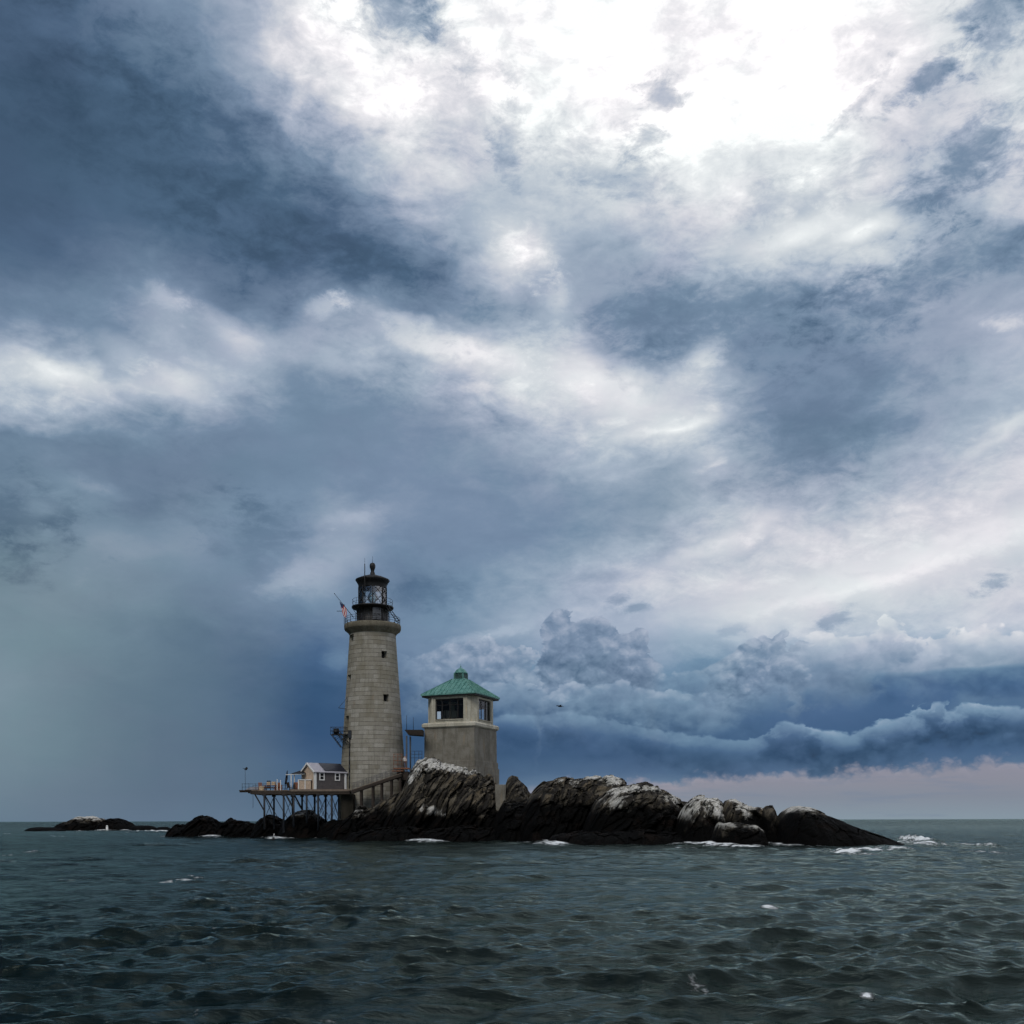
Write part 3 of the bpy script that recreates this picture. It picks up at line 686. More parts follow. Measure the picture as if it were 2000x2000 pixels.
# the chain of low dark boulders running off to the left
chain = dict(tide=3.4, group='low rocks running off to the left')
rock('low dark rock with a pale left end, first of the chain left of the deck', [(328,1634),(337,1614),(350,1608),(362,1611),(375,1603),(387,1594),(402,1591),(415,1596),(428,1606),(440,1634)], 160, 166, 176, seed=12, amp=1.0, lime=[(352,1612,12,4,.8)], **chain)
rock('jagged low black rock between the pale-ended rock and the deck posts', [(418,1634),(430,1606),(440,1603),(451,1595),(463,1600),(478,1602),(494,1606),(505,1612),(515,1634)], 158, 163, 172, seed=13, amp=1.0, lime=[(497,1608,7,4,.8),(470,1605,5,3,.5)], **chain)
rock('brown-topped low rock under the left posts of the deck', [(492,1632),(503,1603),(512,1595),(522,1590),(535,1592),(548,1599),(560,1606),(572,1632)], 148, 154, 166, seed=14, amp=0.9, lime=[(524,1601,7,3,.6)], **chain)
rock('rounded black boulder with a white crown under the deck', [(548,1636),(556,1606),(566,1594),(578,1585),(592,1581),(606,1581),(618,1588),(630,1598),(640,1612),(650,1636)], 142, 149, 160, seed=15, amp=0.7, lime=[(585,1586,13,5,1.5),(618,1592,6,4,.6)], **chain)
rock('low black rock at the foot of the dark pier under the deck', [(618,1638),(632,1606),(648,1600),(664,1599),(682,1604),(700,1610),(715,1640)], 138, 144, 156, seed=16, amp=0.7, **chain)
# the far islet
far = dict(tide=2.4, group='far islet rocks', step=0.24)
rock('broken dark islet with white-speckled top near the left edge', [(112,1618),(118,1609),(128,1603),(138,1602),(148,1597),(158,1592),(168,1594),(178,1591),(188,1596),(198,1596),(208,1602),(216,1618)], 288, 298, 312, seed=17, amp=0.9, lime=[(128,1604,7,4,1.1),(158,1594,12,3,1.2),(178,1594,9,3,1.1),(195,1598,6,3,.8)], slab=(1.4,2.0,2.2), **far)
rock('low black hump of rock touching the right side of the broken islet', [(196,1618),(206,1600),(218,1597),(230,1596),(240,1599),(252,1605),(266,1618)], 284, 293, 304, seed=24, amp=0.8, slab=(1.4,2.0,2.2), **dict(far, tide=5.0))
rock('thin black skerry awash at the far left', [(52,1618),(62,1614),(78,1613),(95,1613),(112,1614),(124,1618)], 262, 268, 276, seed=18, amp=0.35, **dict(far, tide=5.0))
rock('low flat skerry just right of the far islet', [(252,1616),(262,1611),(280,1610),(296,1611),(306,1615)], 285, 292, 300, seed=19, amp=0.35, **dict(far, tide=5.0))
rock('tiny black skerry between the far islet and the rock chain', [(304,1618),(312,1613),(325,1613),(336,1618)], 240, 245, 252, seed=20, amp=0.35, **dict(far, tide=5.0))

# ------------------------------------------------------------------ lighthouse
DT = 150.0; K = DT / F
def zt(py, D=DT): return CAMH + (HOR - py) / F * D
def xt(px, D=DT): return (px - 1000) / F * D
CX, CY = xt(729.0), DT
def rad(py): return (92 + (py - 1260) * 0.133) / 2 * K
lh = thing('lighthouse', 'tall tapering grey granite lighthouse tower with black iron lantern on top', 'lighthouse', (CX, CY, 0))
zb, ztop = 1.0, zt(1239)
# masonry with real openings: the wall is built as rings of quads, leaving gaps at the windows
def face_ang(px, py):
    """angle round the tower (0 = +X, -90 = to the camera) of what is seen at px"""
    r = rad(py); u = (xt(px) - CX) / r
    return -math.acos(max(-1, min(1, u)))
WINS = [(690.5, 1250, 12, 14, .8), (756.6, 1284, 9.8, 14, 1), (687.2, 1328, 8.5, 14, .8), (760.4, 1367.5, 9.8, 14, 1), (682.8, 1416, 9.0, 31, 1)]
NA = 360; hs = [zb]; z = zb
cut = []
for (px, py, w, h, _) in WINS:
    a = face_ang(px, py); r = rad(py)
    # half-width in angle from the seen width
    a1, a2 = face_ang(px - w / 2, py), face_ang(px + w / 2, py)
    k1, k2 = round(min(a1, a2) / (2 * math.pi) * NA) % NA, round(max(a1, a2) / (2 * math.pi) * NA) % NA
    cut.append((k1, k2, zt(py + h / 2), zt(py - h / 2)))
levels = sorted(set([zb, ztop] + [c[2] for c in cut] + [c[3] for c in cut] + list(np.linspace(zb, ztop, 40))))
lv = [levels[0]]
for l in levels[1:]:
    if l - lv[-1] > 1e-3: lv.append(l)
def rz(z): return rad(HOR - (z - CAMH) / K)
mb = MB(); vs = []; fs = []
for z in lv:
    for k in range(NA):
        t = 2 * math.pi * k / NA; vs.append((rz(z) * math.cos(t), rz(z) * math.sin(t), z))
for j in range(len(lv) - 1):
    for k in range(NA):
        zm = (lv[j] + lv[j + 1]) / 2
        if any(c[0] <= k < c[1] and c[2] < zm < c[3] for c in cut): continue
        fs.append((j * NA + k, j * NA + (k + 1) % NA, (j + 1) * NA + (k + 1) % NA, (j + 1) * NA + k))
mb.add(vs, fs, False); mb.build('tower_shaft', M['granite'], lh)
for (k1, k2, z0, z1), (px, py, w, h, _) in zip(cut, WINS):
    t0, t1 = 2 * math.pi * k1 / NA, 2 * math.pi * k2 / NA
    ro0, ri = rz(z0), rz((z0 + z1) / 2) - 0.75
    def pt(t, r, z): return (r * math.cos(t), r * math.sin(t), z)
    rv = MB()   # stone reveal, all four sides
    for (ta, tb, za, zb_) in ((t0, t0, z0, z1), (t1, t1, z0, z1)):
        rv.add([pt(ta, rz(za), za), pt(ta, ri, za), pt(ta, ri, zb_), pt(ta, rz(zb_), zb_)], [(0, 1, 2, 3)])
    for zz in (z0, z1):
        rv.add([pt(t0, rz(zz), zz), pt(t1, rz(zz), zz), pt(t1, ri, zz), pt(t0, ri, zz)], [(0, 1, 2, 3)])
    isdoor = h > 20
    g = MB().add([pt(t0, ri, z0), pt(t1, ri, z0), pt(t1, ri, z1), pt(t0, ri, z1)], [(0, 1, 2, 3)])
    w_ = g.build('door' if isdoor else 'window', M['door'] if isdoor else M['dark'], lh)
    rv.build('door_frame' if isdoor else 'window_frame', M['granite'], w_)
# cornice
c_z = lambda py: zt(py)
mb = MB().lathe([(rad(1239) - .02, c_z(1240.5)), (rad(1239) + .10, c_z(1239.5)), (rad(1239) + .22, c_z(1236.5)), (4.02, c_z(1232)), (4.12, c_z(1229.5)), (4.14, c_z(1223)), (4.08, c_z(1221)), (0.1, c_z(1220.4))], 96)
mb.build('cornice', M['ledge'], lh)
# main gallery railing
gz = zt(1220.6); mb = MB()
for hh in (0.35, 0.68, 1.0):
    prev = None
    for k in range(49):
        t = 2 * math.pi * k / 48; p = (3.98 * math.cos(t), 3.98 * math.sin(t), gz + hh)
        if prev: mb.tube(prev, p, 0.028, n=5)
        prev = p
for k in range(24):
    t = 2 * math.pi * k / 24; mb.tube((3.98 * math.cos(t), 3.98 * math.sin(t), gz), (3.98 * math.cos(t), 3.98 * math.sin(t), gz + 1.02), 0.035, n=6)
mb.build('gallery_railing', M['iron'], lh)
# watch room drum, with its plates
RW = 2.33
mb = MB().lathe([(RW + .08, gz - .02), (RW + .08, gz + .18), (RW, gz + .2), (RW, zt(1191)), (RW + .1, zt(1190.5))], 64)
for k in range(16):
    t = 2 * math.pi * k / 16; mb.box(((RW + .01) * math.cos(t), (RW + .01) * math.sin(t), (gz + zt(1190)) / 2), (.05, .09, zt(1190) - gz - .1), rz=t)
mb.build('watch_room', M['black'], lh)
t = math.radians(-90 + 22)
mb = MB().box(((RW + .1) * math.cos(t), (RW + .1) * math.sin(t), (gz + zt(1190)) / 2 + .15), (.07, 1.25, 1.75), rz=t)
dr = mb.build('door', M['grey'], lh, bevel=.02)
mb = MB().box(((RW + .15) * math.cos(t), (RW + .15) * math.sin(t), (gz + zt(1190)) / 2 + .05), (.03, .95, .05), rz=t).box(((RW + .15) * math.cos(t + .17), (RW + .15) * math.sin(t + .17), (gz + zt(1190)) / 2), (.06, .08, .25), rz=t)
mb.build('door_handle', M['black'], dr)
# lantern gallery
mb = MB().lathe([(RW, zt(1191.5)), (2.75, zt(1189.5)), (3.02, zt(1188)), (3.06, zt(1185.5)), (2.2, zt(1183.0)), (0.5, zt(1182.5))], 64)
for k in range(12):
    t = 2 * math.pi * k / 12; mb.bar((RW * math.cos(t), RW * math.sin(t), zt(1199)), (2.95 * math.cos(t), 2.95 * math.sin(t), zt(1187.5)), .07)
mb.build('lantern_gallery', M['black'], lh)
mb = MB(); lz = zt(1184)
for hh in (.45, .9):
    prev = None
    for k in range(41):
        t = 2 * math.pi * k / 40; p = (2.92 * math.cos(t), 2.92 * math.sin(t), lz + hh)
        if prev: mb.tube(prev, p, 0.02, n=5)
        prev = p
for k in range(16):
    t = 2 * math.pi * k / 16; mb.tube((2.92 * math.cos(t), 2.92 * math.sin(t), lz - .1), (2.92 * math.cos(t), 2.92 * math.sin(t), lz + .92), 0.022, n=5)
mb.build('lantern_railing', M['iron'], lh)
# lantern room: diagonal astragals
RL = 2.03; z0, z1 = zt(1182.5), zt(1147)
mb = MB()
NB = 9
for s in (1, -1):
    for k in range(NB):
        prev = None
        for j in range(9):
            f = j / 8; t = 2 * math.pi * (k + s * f * 2.0) / NB
            p = (RL * math.cos(t), RL * math.sin(t), z0 + (z1 - z0) * f)
            if prev: mb.bar(prev, p, 0.05, 0.05)
            prev = p
for k in range(8):
    t = 2 * math.pi * k / 8 + .15; mb.bar((RL * math.cos(t), RL * math.sin(t), z0), (RL * math.cos(t), RL * math.sin(t), z1), 0.12)
mb.build('astragals', M['black'], lh)
MB().lathe([(RL - .06, z0), (RL - .06, z1)], 48).build('lantern_glazing', M['clear'], lh)
mb = MB()
lc = [(0.28, z0), (0.35, z0 + .4), (0.62, z0 + .75), (0.72, z0 + 1.2), (0.62, z0 + 1.65), (0.35, z0 + 2.0), (0.2, z0 + 2.2)]
ls = mb.lathe(lc, 24).build('lens', M['lens'], lh)
MB().tube((0, 0, z0 - .1), (0, 0, z0 + .45), .3, .22, 16).tube((0, 0, z0 + .45), (0, 0, z0 + 1.25), .12, .12, 10).build('lens_pedestal', M['iron'], ls)
# roof
mb = MB().lathe([(RL + .02, z1 - .15), (RL + .06, z1 + .35), (RL + .12, zt(1141)), (2.34, zt(1136.5)), (2.50, zt(1133.5)), (2.46, zt(1132)), (1.6, zt(1127)), (0.75, zt(1123.5)), (0.38, zt(1121.5))], 48)
mb.build('lantern_roof', M['black'], lh)
mb = MB().lathe([(0.42, zt(1124)), (0.34, zt(1119)), (0.24, zt(1114.5)), (0.30, zt(1112)), (0.42, zt(1107.5)), (0.43, zt(1104)), (0.36, zt(1100.5)), (0.2, zt(1098.8)), (0.02, zt(1098.2))], 24)
vb = mb.build('ventilator', M['black'], lh)
MB().tube((0, 0, zt(1099)), (0, 0, zt(1086)), .03, .012, 6).build('lightning_rod', M['iron'], vb)
px0 = xt(718.7) - CX
MB().tube((px0, -2.55, zt(1184)), (px0, -2.55, zt(1109)), .075, .06, 8).tube((px0, -2.55, zt(1109)), (px0, -2.55, zt(1097)), .022, .015, 6).box((px0, -2.3, zt(1134)), (.06, .6, .06)).build('aerial_mast', M['black'], lh)
# ladder-like stay on the right of the watch room
mb = MB()
a, b_ = Vector((xt(757) - CX, -1.7, zt(1187))), Vector((xt(778) - CX, -1.2, zt(1217)))
mb.bar(a, b_, .09); mb.bar(a + Vector((.35, 0, .05)), b_ + Vector((.35, 0, .1)), .09)
for j in range(8):
    p = a.lerp(b_, (j + .5) / 8); mb.bar(p, p + Vector((.35, 0, .06)), .05)
mb.build('ladder', M['iron'], lh)
# downpipe and cable on the shaft
mb = MB(); pts = []
for py in np.linspace(1432, 1541, 8):
    a = face_ang(691.5, py); r = rad(py) + .1; pts.append((r * math.cos(a), r * math.sin(a), zt(py)))
mb.path(pts, .085); mb.build('downpipe', M['iron'], lh)
# small triangular davit above the balcony
mb = MB(); a = face_ang(683, 1380); r = rad(1380)
b0 = (r * math.cos(a), r * math.sin(a)); t0_ = (xt(667.5) - CX, b0[1] - .4)
mb.bar((b0[0], b0[1], zt(1366)), (*t0_, zt(1385)), .05); mb.bar((*t0_, zt(1385.3)), (b0[0] + .2, b0[1], zt(1387.5)), .07); mb.bar((b0[0], b0[1] - .05, zt(1363)), (b0[0], b0[1] - .05, zt(1396)), .06)
mb.build('davit', M['iron'], lh)
# iron balcony at the entrance door
bal = MB(); xl, xr = xt(653) - CX, xt(688) - CX; yb0 = -2.6
pz = zt(1437)
bal.box(((xl + xr) / 2 + .2, yb0 - .1, pz), (xr - xl, 1.6, .10))
for sy in (-.85, .65):
    bal.bar((xl + .1, yb0 + sy, pz), (xt(673) - CX, yb0 + sy + .2, zt(1462)), .10)
    bal.bar((xl + 1.1, yb0 + sy, pz), (xt(678) - CX, yb0 + sy + .2, zt(1455)), .08)
    bal.bar((xl + .55, yb0 + sy, zt(1446)), (xl + 1.5, yb0 + sy, pz), .06)
    bal.bar((xl + 1.0, yb0 + sy, zt(1452)), (xl + 2.0, yb0 + sy, pz), .05)
bo = bal.build('balcony', M['iron'], lh)
r_ = MB()
for sy in (-.85, .65):
    for f in (0, .33, .66, 1):
        x = xl + .08 + f * (xr - xl - .5); r_.tube((x, yb0 + sy, pz), (x, yb0 + sy, pz + 1.05), .03, n=5)
    for h in (.5, 1.05): r_.tube((xl + .08, yb0 + sy, pz + h), (xr - .4, yb0 + sy, pz + h), .028, n=5)
for h in (.5, 1.05): r_.tube((xl + .08, yb0 - .85, pz + h), (xl + .08, yb0 + .65, pz + h), .028, n=5)
r_.build('balcony_railing', M['iron'], bo)
st = MB()     # folded ladder and winch hanging by the door
a, b_ = Vector((xt(661) - CX, yb0 - .9, zt(1428))), Vector((xt(686) - CX, yb0 - 1.0, zt(1458)))
for o_ in (0, .45): st.bar(a + Vector((o_, 0, .15 * (o_ > 0))), b_ + Vector((o_, 0, .1)), .10)
for j in range(9): p = a.lerp(b_, (j + .5) / 9); st.bar(p, p + Vector((.45, 0, .1)), .07)
st.build('ladder', M['black'], lh)
MB().box((xt(664.5) - CX, yb0 - .6, zt(1431)), (.75, .5, .75)).tube((xt(664.5) - CX - .3, yb0 - 1.0, zt(1432)), (xt(664.5) - CX + .3, yb0 - 1.0, zt(1432)), .22, n=12).build('winch', M['black'], lh)
MB().box((xt(691) - CX, face_ang(691, 1440) * 0 - 3.45, zt(1437)), (.45, .4, 1.1)).build('junction_box', M['iron'], lh)

# flag on a slanting staff at the gallery
fl = thing('flag', 'small red and white striped flag on slanting staff at the tower gallery', 'flag', (xt(697), DT - 2.6, zt(1212)))
o_ = Vector(fl.location); s0 = Vector((0, 0, 0)); s1 = Vector((xt(661), DT - 2.9, zt(1167))) - o_
MB().tube(s0, s1, .05, .035, 6).sphere(s1, .07, 6).build('staff', M['iron'], fl)
def flagm():
    m = bpy.data.materials.new('striped_flag'); m.use_nodes = True
    N = NT(m.node_tree); b = N.n['Principled BSDF']; tc = N.new('ShaderNodeAttribute'); tc.attribute_name = 'fuv'
    sp = N.new('ShaderNodeSeparateXYZ'); N.put(sp.inputs[0], tc.outputs['Vector'])
    s = N.m('GREATER_THAN', N.m('FRACT', N.m('MULTIPLY', sp.outputs[1], 4.5)), .5)
    c = N.mix(s, (0.42, 0.05, 0.06), (0.62, 0.58, 0.58))
    can = N.m('MULTIPLY', N.m('LESS_THAN', sp.outputs[0], .38), N.m('GREATER_THAN', sp.outputs[1], .55))
    N.put(b.inputs['Base Color'], N.mix(can, c, (0.02, 0.03, 0.09))); b.inputs['Roughness'].default_value = .85
    return m
A, B = s0.lerp(s1, .70), s0.lerp(s1, .36)
vs = []; uv = []; fs = []; nu, nv = 18, 12
for i in range(nu + 1):
    for j in range(nv + 1):
        u, v = i / nu, j / nv
        top = B.lerp(A, v)
        drop = Vector((0.10 * u + .10 * math.sin(v * 5 + u * 3), -.12 * math.sin(v * 9 + u * 4) * u, -1.55 * u))
        vs.append(top * (1 - .38 * u) + B.lerp(A, .75) * (.38 * u) + drop + Vector((0, 0, -.05))); uv.append((u, v, 0))
for i in range(nu):
    for j in range(nv): q0 = i * (nv + 1) + j; fs.append((q0, q0 + nv + 1, q0 + nv + 2, q0 + 1))
cm = bpy.data.meshes.new('cloth'); cm.from_pydata(vs, [], fs); cm.polygons.foreach_set('use_smooth', [True] * len(fs))
aa = cm.attributes.new('fuv', 'FLOAT_VECTOR', 'POINT'); aa.data.foreach_set('vector', [c for t in uv for c in t]); cm.materials.append(flagm())
fo = bpy.data.objects.new('cloth', cm); COL.objects.link(fo); fo.parent = fl
# short aerial boom beside it
ab = thing('aerial', 'short dark aerial boom sticking out left of the tower gallery below the flag staff tip', 'aerial', (xt(676), DT - 1.2, zt(1222)))
o_ = Vector(ab.location)
MB().tube((0, 0, 0), (0, 0, zt(1184) - o_.z), .04, n=6).build('mast', M['iron'], ab)
MB().tube((0, 0, zt(1196) - o_.z), (xt(662) - o_.x, -.2, zt(1196.4) - o_.z), .045, n=6).box((xt(673.5) - o_.x, -.1, zt(1187) - o_.z), (.5, .3, .5)).build('boom', M['iron'], ab)

# ------------------------------------------------------------------ green-roofed building
DO = 146.0; TH = math.radians(22.6); S = 8.07
cx0, cy0 = xt(927, DO), DO                         # near corner
ux = Vector((-math.cos(TH), math.sin(TH), 0)); vx = Vector((math.sin(TH), math.cos(TH), 0))   # along the left and right faces
ctr = Vector((cx0, cy0, 0)) + ux * S / 2 + vx * S / 2
ZO = lambda py: zt(py, DO)
bh = thing('stone_house', 'square pale stone building with green copper roof beside the round tower', 'building', (ctr.x, ctr.y, 0), math.atan2(-ux.y, -ux.x))
# local axes: +x runs from left towards the near corner, -y faces the camera side
h = S / 2
def ring(mb, r, z0, z1, r1=None):
    r1 = r if r1 is None else r1
    vs = [(-r, -r, z0), (r, -r, z0), (r, r, z0), (-r, r, z0), (-r1, -r1, z1), (r1, -r1, z1), (r1, r1, z1), (-r1, r1, z1)]
    return mb.add(vs, [(0, 1, 5, 4), (1, 2, 6, 5), (2, 3, 7, 6), (3, 0, 4, 7), (3, 2, 1, 0), (4, 5, 6, 7)])
mb = MB(); ring(mb, h, ZO(1497), ZO(1419), h - .04); mb.build('lower_wall', M['conc_low'], bh, bevel=.04)
mb = MB(); ring(mb, h + .14, ZO(1497), ZO(1484.5)); ring(mb, h + .26, ZO(1540), ZO(1497.2)); mb.build('plinth', M['conc_low'], bh, bevel=.04)
mb = MB(); ring(mb, h + .02, ZO(1419), ZO(1416.4), h + .24); ring(mb, h + .24, ZO(1416.4), ZO(1411), h + .26); ring(mb, h + .26, ZO(1411), ZO(1408.2), h + .02); mb.build('string_course', M['conc_up'], bh, bevel=.02)
# upper storey: chamfered corners, piers between four wide openings
c = 1.05; hu = h - .16
zs, zw0, zw1, zt_ = ZO(1408.4), ZO(1402), ZO(1361), ZO(1355)
mb = MB(); th_ = .45
oct_ = [(-hu + c, -hu), (hu - c, -hu), (hu, -hu + c), (hu, hu - c), (hu - c, hu), (-hu + c, hu), (-hu, hu - c), (-hu, -hu + c)]
mb.prism([(x, y) for x, y in oct_], zs, zs + .02)      # floor slab
half = 2.25
for k in range(4):
    R = Matrix.Rotation(k * math.pi / 2, 3, 'Z')
    def T(x, y, z): return tuple(R @ Vector((x, y, z)))
    def blk(x0, x1, z0, z1, y0=-hu, y1=-hu + th_):
        vs = [T(x, y, z) for x in (x0, x1) for y in (y0, y1) for z in (z0, z1)]
        mb.add(vs, [(0, 1, 3, 2), (4, 6, 7, 5), (0, 4, 5, 1), (2, 3, 7, 6), (0, 2, 6, 4), (1, 5, 7, 3)])
    blk(-half, half, zs, zw0)                       # breast wall
    blk(-half, half, zw1, zt_)                      # lintel
    # corner pier incl. chamfer
    poly = [(half, -hu), (hu - c, -hu), (hu, -hu + c), (hu, -half), (hu - th_, -half), (half, -hu + th_)]
    q_ = [(T(x, y, 0)[0], T(x, y, 0)[1]) for x, y in poly]
    mb.prism(q_, zs, zt_)
    # raised pilaster strips on the pier faces and a shallow panel on the chamfer
mb.build('upper_wall', M['conc_up'], bh)
mb = MB()
for k in range(4):
    R = Matrix.Rotation(k * math.pi / 2, 3, 'Z')
    for xx in (half + .13, hu - c - .10):
        for sgn in (1, -1): mb.box(R @ Vector((sgn * xx, -hu - .03, (zs + zt_) / 2)), (.2, .10, zt_ - zs - .02), rz=k * math.pi / 2)
    mb.box(R @ Vector((0, -hu - .05, zw0 - .06)), (2 * half, .18, .10), rz=k * math.pi / 2)
mb.build('pilasters', M['conc_up'], bh)
for k in range(4):
    R = Matrix.Rotation(k * math.pi / 2, 3, 'Z'); f = MB(); yy = -hu + .25
    zc, hz = (zw0 + zw1) / 2, zw1 - zw0
    f.box(R @ Vector((0, yy, zw0 + .06)), (2 * half, .09, .12), rz=k * math.pi / 2); f.box(R @ Vector((0, yy, zw1 - .10)), (2 * half, .09, .20), rz=k * math.pi / 2)
    for xx in ((-half + .07, -1.25, 0, 1.25, half - .07) if k % 2 == 0 else (-half + .07, -.75, .75, half - .07)): f.box(R @ Vector((xx, yy, zc)), (.13, .09, hz), rz=k * math.pi / 2)
    f.box(R @ Vector((0, yy, zw0 + hz * .70)), (2 * half, .07, .07), rz=k * math.pi / 2)
    w = f.build('window', M['frame'], bh)
    MB().add([tuple(R @ Vector(v)) for v in ((-half, yy + .02, zw0), (half, yy + .02, zw0), (half, yy + .02, zw1), (-half, yy + .02, zw1))], [(0, 1, 2, 3)]).build('pane', M['glass'], w)
# inside: dark ceiling, partitions, a table with pale things near the glass
mb = MB(); mb.box((0, 0, zt_ - .12), (2 * hu - 1, 2 * hu - 1, .1)); mb.box((.15, .3, (zs + zt_) / 2), (1.7, .5, zt_ - zs - .3))
mb.box((0, hu - .7, zw1 - .45), (2 * hu - 1.4, .1, 1.0)); mb.box((-hu + .7, 0, zw1 - .45), (.1, 2 * hu - 1.4, 1.0))
mb.build('interior', M['dark'], bh)
mb = MB().box((-1.3, -hu + 1.0, zw0 + .12), (.6, .35, .22)).box((-.45, -hu + 1.0, zw0 + .16), (.5, .35, .26)).box((-.9, -hu + 1.0, zw0 - .02), (2.4, .6, .05))
mb.build('table', M['pine'], bh)
# copper roof with standing seams
mb = MB(); ro = h + .34; ze = ZO(1354.0); zr = ZO(1317); rr = .92
ring(mb, ro, ze, ze + .16)
vs = [(-ro, -ro, ze + .163), (ro, -ro, ze + .163), (ro, ro, ze + .163), (-ro, ro, ze + .163), (-rr, -rr, zr), (rr, -rr, zr), (rr, rr, zr), (-rr, rr, zr)]
mb.add(vs, [(0, 1, 5, 4), (1, 2, 6, 5), (2, 3, 7, 6), (3, 0, 4, 7), (4, 5, 6, 7)])
for k in range(4):
    R = Matrix.Rotation(k * math.pi / 2, 3, 'Z')
    mb.bar(R @ Vector((-ro, -ro, ze + .2)), R @ Vector((-rr, -rr, zr + .03)), .11)
    n = 13
    for j in range(1, n):
        xb = -ro + 2 * ro * j / n
        # seam climbs straight up the slope until it meets the hip
        f = 1.0 if abs(xb) < rr else (ro - abs(xb)) / (ro - rr)
        mb.bar(R @ Vector((xb, -ro, ze + .19)), R @ Vector((xb, -ro + (ro - rr) * f, ze + .19 + (zr - ze - .16) * f)), .06, .13)
rf = mb.build('roof', M['copper'], bh)
mb = MB(); ring(mb, ro - .12, ze - .22, ze - .002); mb.build('eaves', M['frame'], rf)
mb = MB(); ring(mb, .80, zr - .05, ZO(1305.5)); 
cp_ = mb.build('cupola', M['copper'], rf)
mb = MB(); mb.lathe([(.02, ZO(1305.4)), (1.02, ZO(1305.4)), (1.02, ZO(1303.8)), (.92, ZO(1303)), (.78, ZO(1299.5)), (.5, ZO(1296)), (.2, ZO(1294)), (.07, ZO(1292.5)), (.12, ZO(1291.5)), (.05, ZO(1290)), (.015, ZO(1286))], 32)
mb.build('cupola_cap', M['copper'], cp_)
mb = MB()
for k in range(4):
    R = Matrix.Rotation(k * math.pi / 2, 3, 'Z')
    for j in range(5): mb.box(R @ Vector((0, -.82, zr + .10 + j * .15)), (1.25, .05, .06), rz=k * math.pi / 2)
mb.build('louvres', M['frame'], cp_)

# covered landing slab on the left side of that building, with its aerials and leg
DL = 147.5; ZL = lambda py: zt(py, DL); XL = lambda px: xt(px, DL)
ld = thing('landing_platform', 'dark overhanging landing slab on thin legs between the two towers', 'platform', (XL(798), DL, ZL(1500)))
o_ = Vector(ld.location)
mb = MB(); zz0, zz1 = ZL(1435) - o_.z, ZL(1426) - o_.z; xa, xb = XL(792) - o_.x, XL(827) - o_.x
mb.add([(xa, -1.1, zz1), (xb, -1.1, zz1), (xb, 1.5, zz1), (xa, 1.5, zz1), (xa + .5, -.9, zz0), (xb, -.9, zz0 - .15), (xb, 1.3, zz0 - .15), (xa + .5, 1.3, zz0)], [(0, 1, 2, 3), (7, 6, 5, 4), (0, 4, 5, 1), (1, 5, 6, 2), (2, 6, 7, 3), (3, 7, 4, 0)])
mb.build('slab', M['wood_dk'], ld)
for px, dy in ((795.5, -.7), (800.5, 1.0)): MB().box((XL(px) - o_.x, dy, (ZL(1437) + ZL(1506)) / 2 - o_.z), (.22, .22, ZL(1437) - ZL(1506))).build('leg', M['grey'], ld)
for px, t_ in ((796, 1398), (809, 1402)): MB().tube((XL(px) - o_.x, -.9, ZL(1426) - o_.z), (XL(px) - o_.x, -.9, ZL(t_) - o_.z), .04, .025, 6).build('stanchion', M['iron'], ld)
rl = thing('handrail', 'dark handrail on the rock between the landing slab legs and the square building', 'railing', (XL(812), DL - .5, ZL(1492)))
o_ = Vector(rl.location); mb = MB()
for px in (803, 811, 819, 825): mb.tube((XL(px) - o_.x, 0, -.6), (XL(px) - o_.x, 0, ZL(1467) - o_.z), .035, n=5)
for py in (1467, 1473, 1480): mb.tube((XL(802) - o_.x, 0, ZL(py) - o_.z), (XL(826) - o_.x, 0, ZL(py) - o_.z), .03, n=5)
mb.build('rails', M['iron'], rl)

# ------------------------------------------------------------------ gangway up to the tower foot
DG = 143.0; ZG = lambda py: zt(py, DG); XG = lambda px: xt(px, DG)
gw = thing('gangway', 'sloping timber gangway on dark posts climbing past the foot of the round tower', 'gangway', (XG(690), DG, ZG(1600)))
o_ = Vector(gw.location)
A, B = Vector((XG(688), 0, ZG(1543))) - Vector((o_.x, 0, o_.z)), Vector((XG(785), 0, ZG(1510.5))) - Vector((o_.x, 0, o_.z))
mb = MB()
mb.bar(A + Vector((0, 0, 0)), B, 1.5, .14); mb.build('deck', M['wood'], gw)
mb = MB()
for sy in (-.8, .8): mb.bar(A + Vector((0, sy, -.22)), B + Vector((0, sy, -.22)), .14, .38)
mb.build('beam', M['wood_dk'], gw)
for sy in (-.75, .75):
    mb = MB()
    for f in np.linspace(0.02, .98, 11): p = A.lerp(B, f) + Vector((0, sy, 0)); mb.tube(p, p + Vector((0, 0, .95)), .025, n=5)
    for hh in (.32, .64, .95): mb.tube(A + Vector((0, sy, hh)), B + Vector((0, sy, hh)), .02, n=5)
    mb.build('railing', M['grey'], gw)
for px, b0 in ((706, 1612), (729, 1612), (746, 1600), (765, 1580), (782, 1560)):
    f = (px - 688) / 97; p = A.lerp(B, f)
    for sy in (-.6, .6): MB().box((p.x, sy, (p.z - .4 + ZG(b0) - o_.z) / 2), (.26, .2, p.z - .4 - (ZG(b0) - o_.z))).build('post', M['wood_dk'], gw)
# dark stone pier that carries the deck end
MB().box((0, 0, 0), (XG(688) - XG(664), 3.4, ZG(1550) - ZG(1620))).build('pier', M['wetstone']).location = ((XG(664) + XG(688)) / 2, DG + 2.6, (ZG(1550) + ZG(1620)) / 2)
set_props(bpy.data.objects['pier'], 'dark square masonry pier under the right end of the timber deck', 'pier', kind='thing')
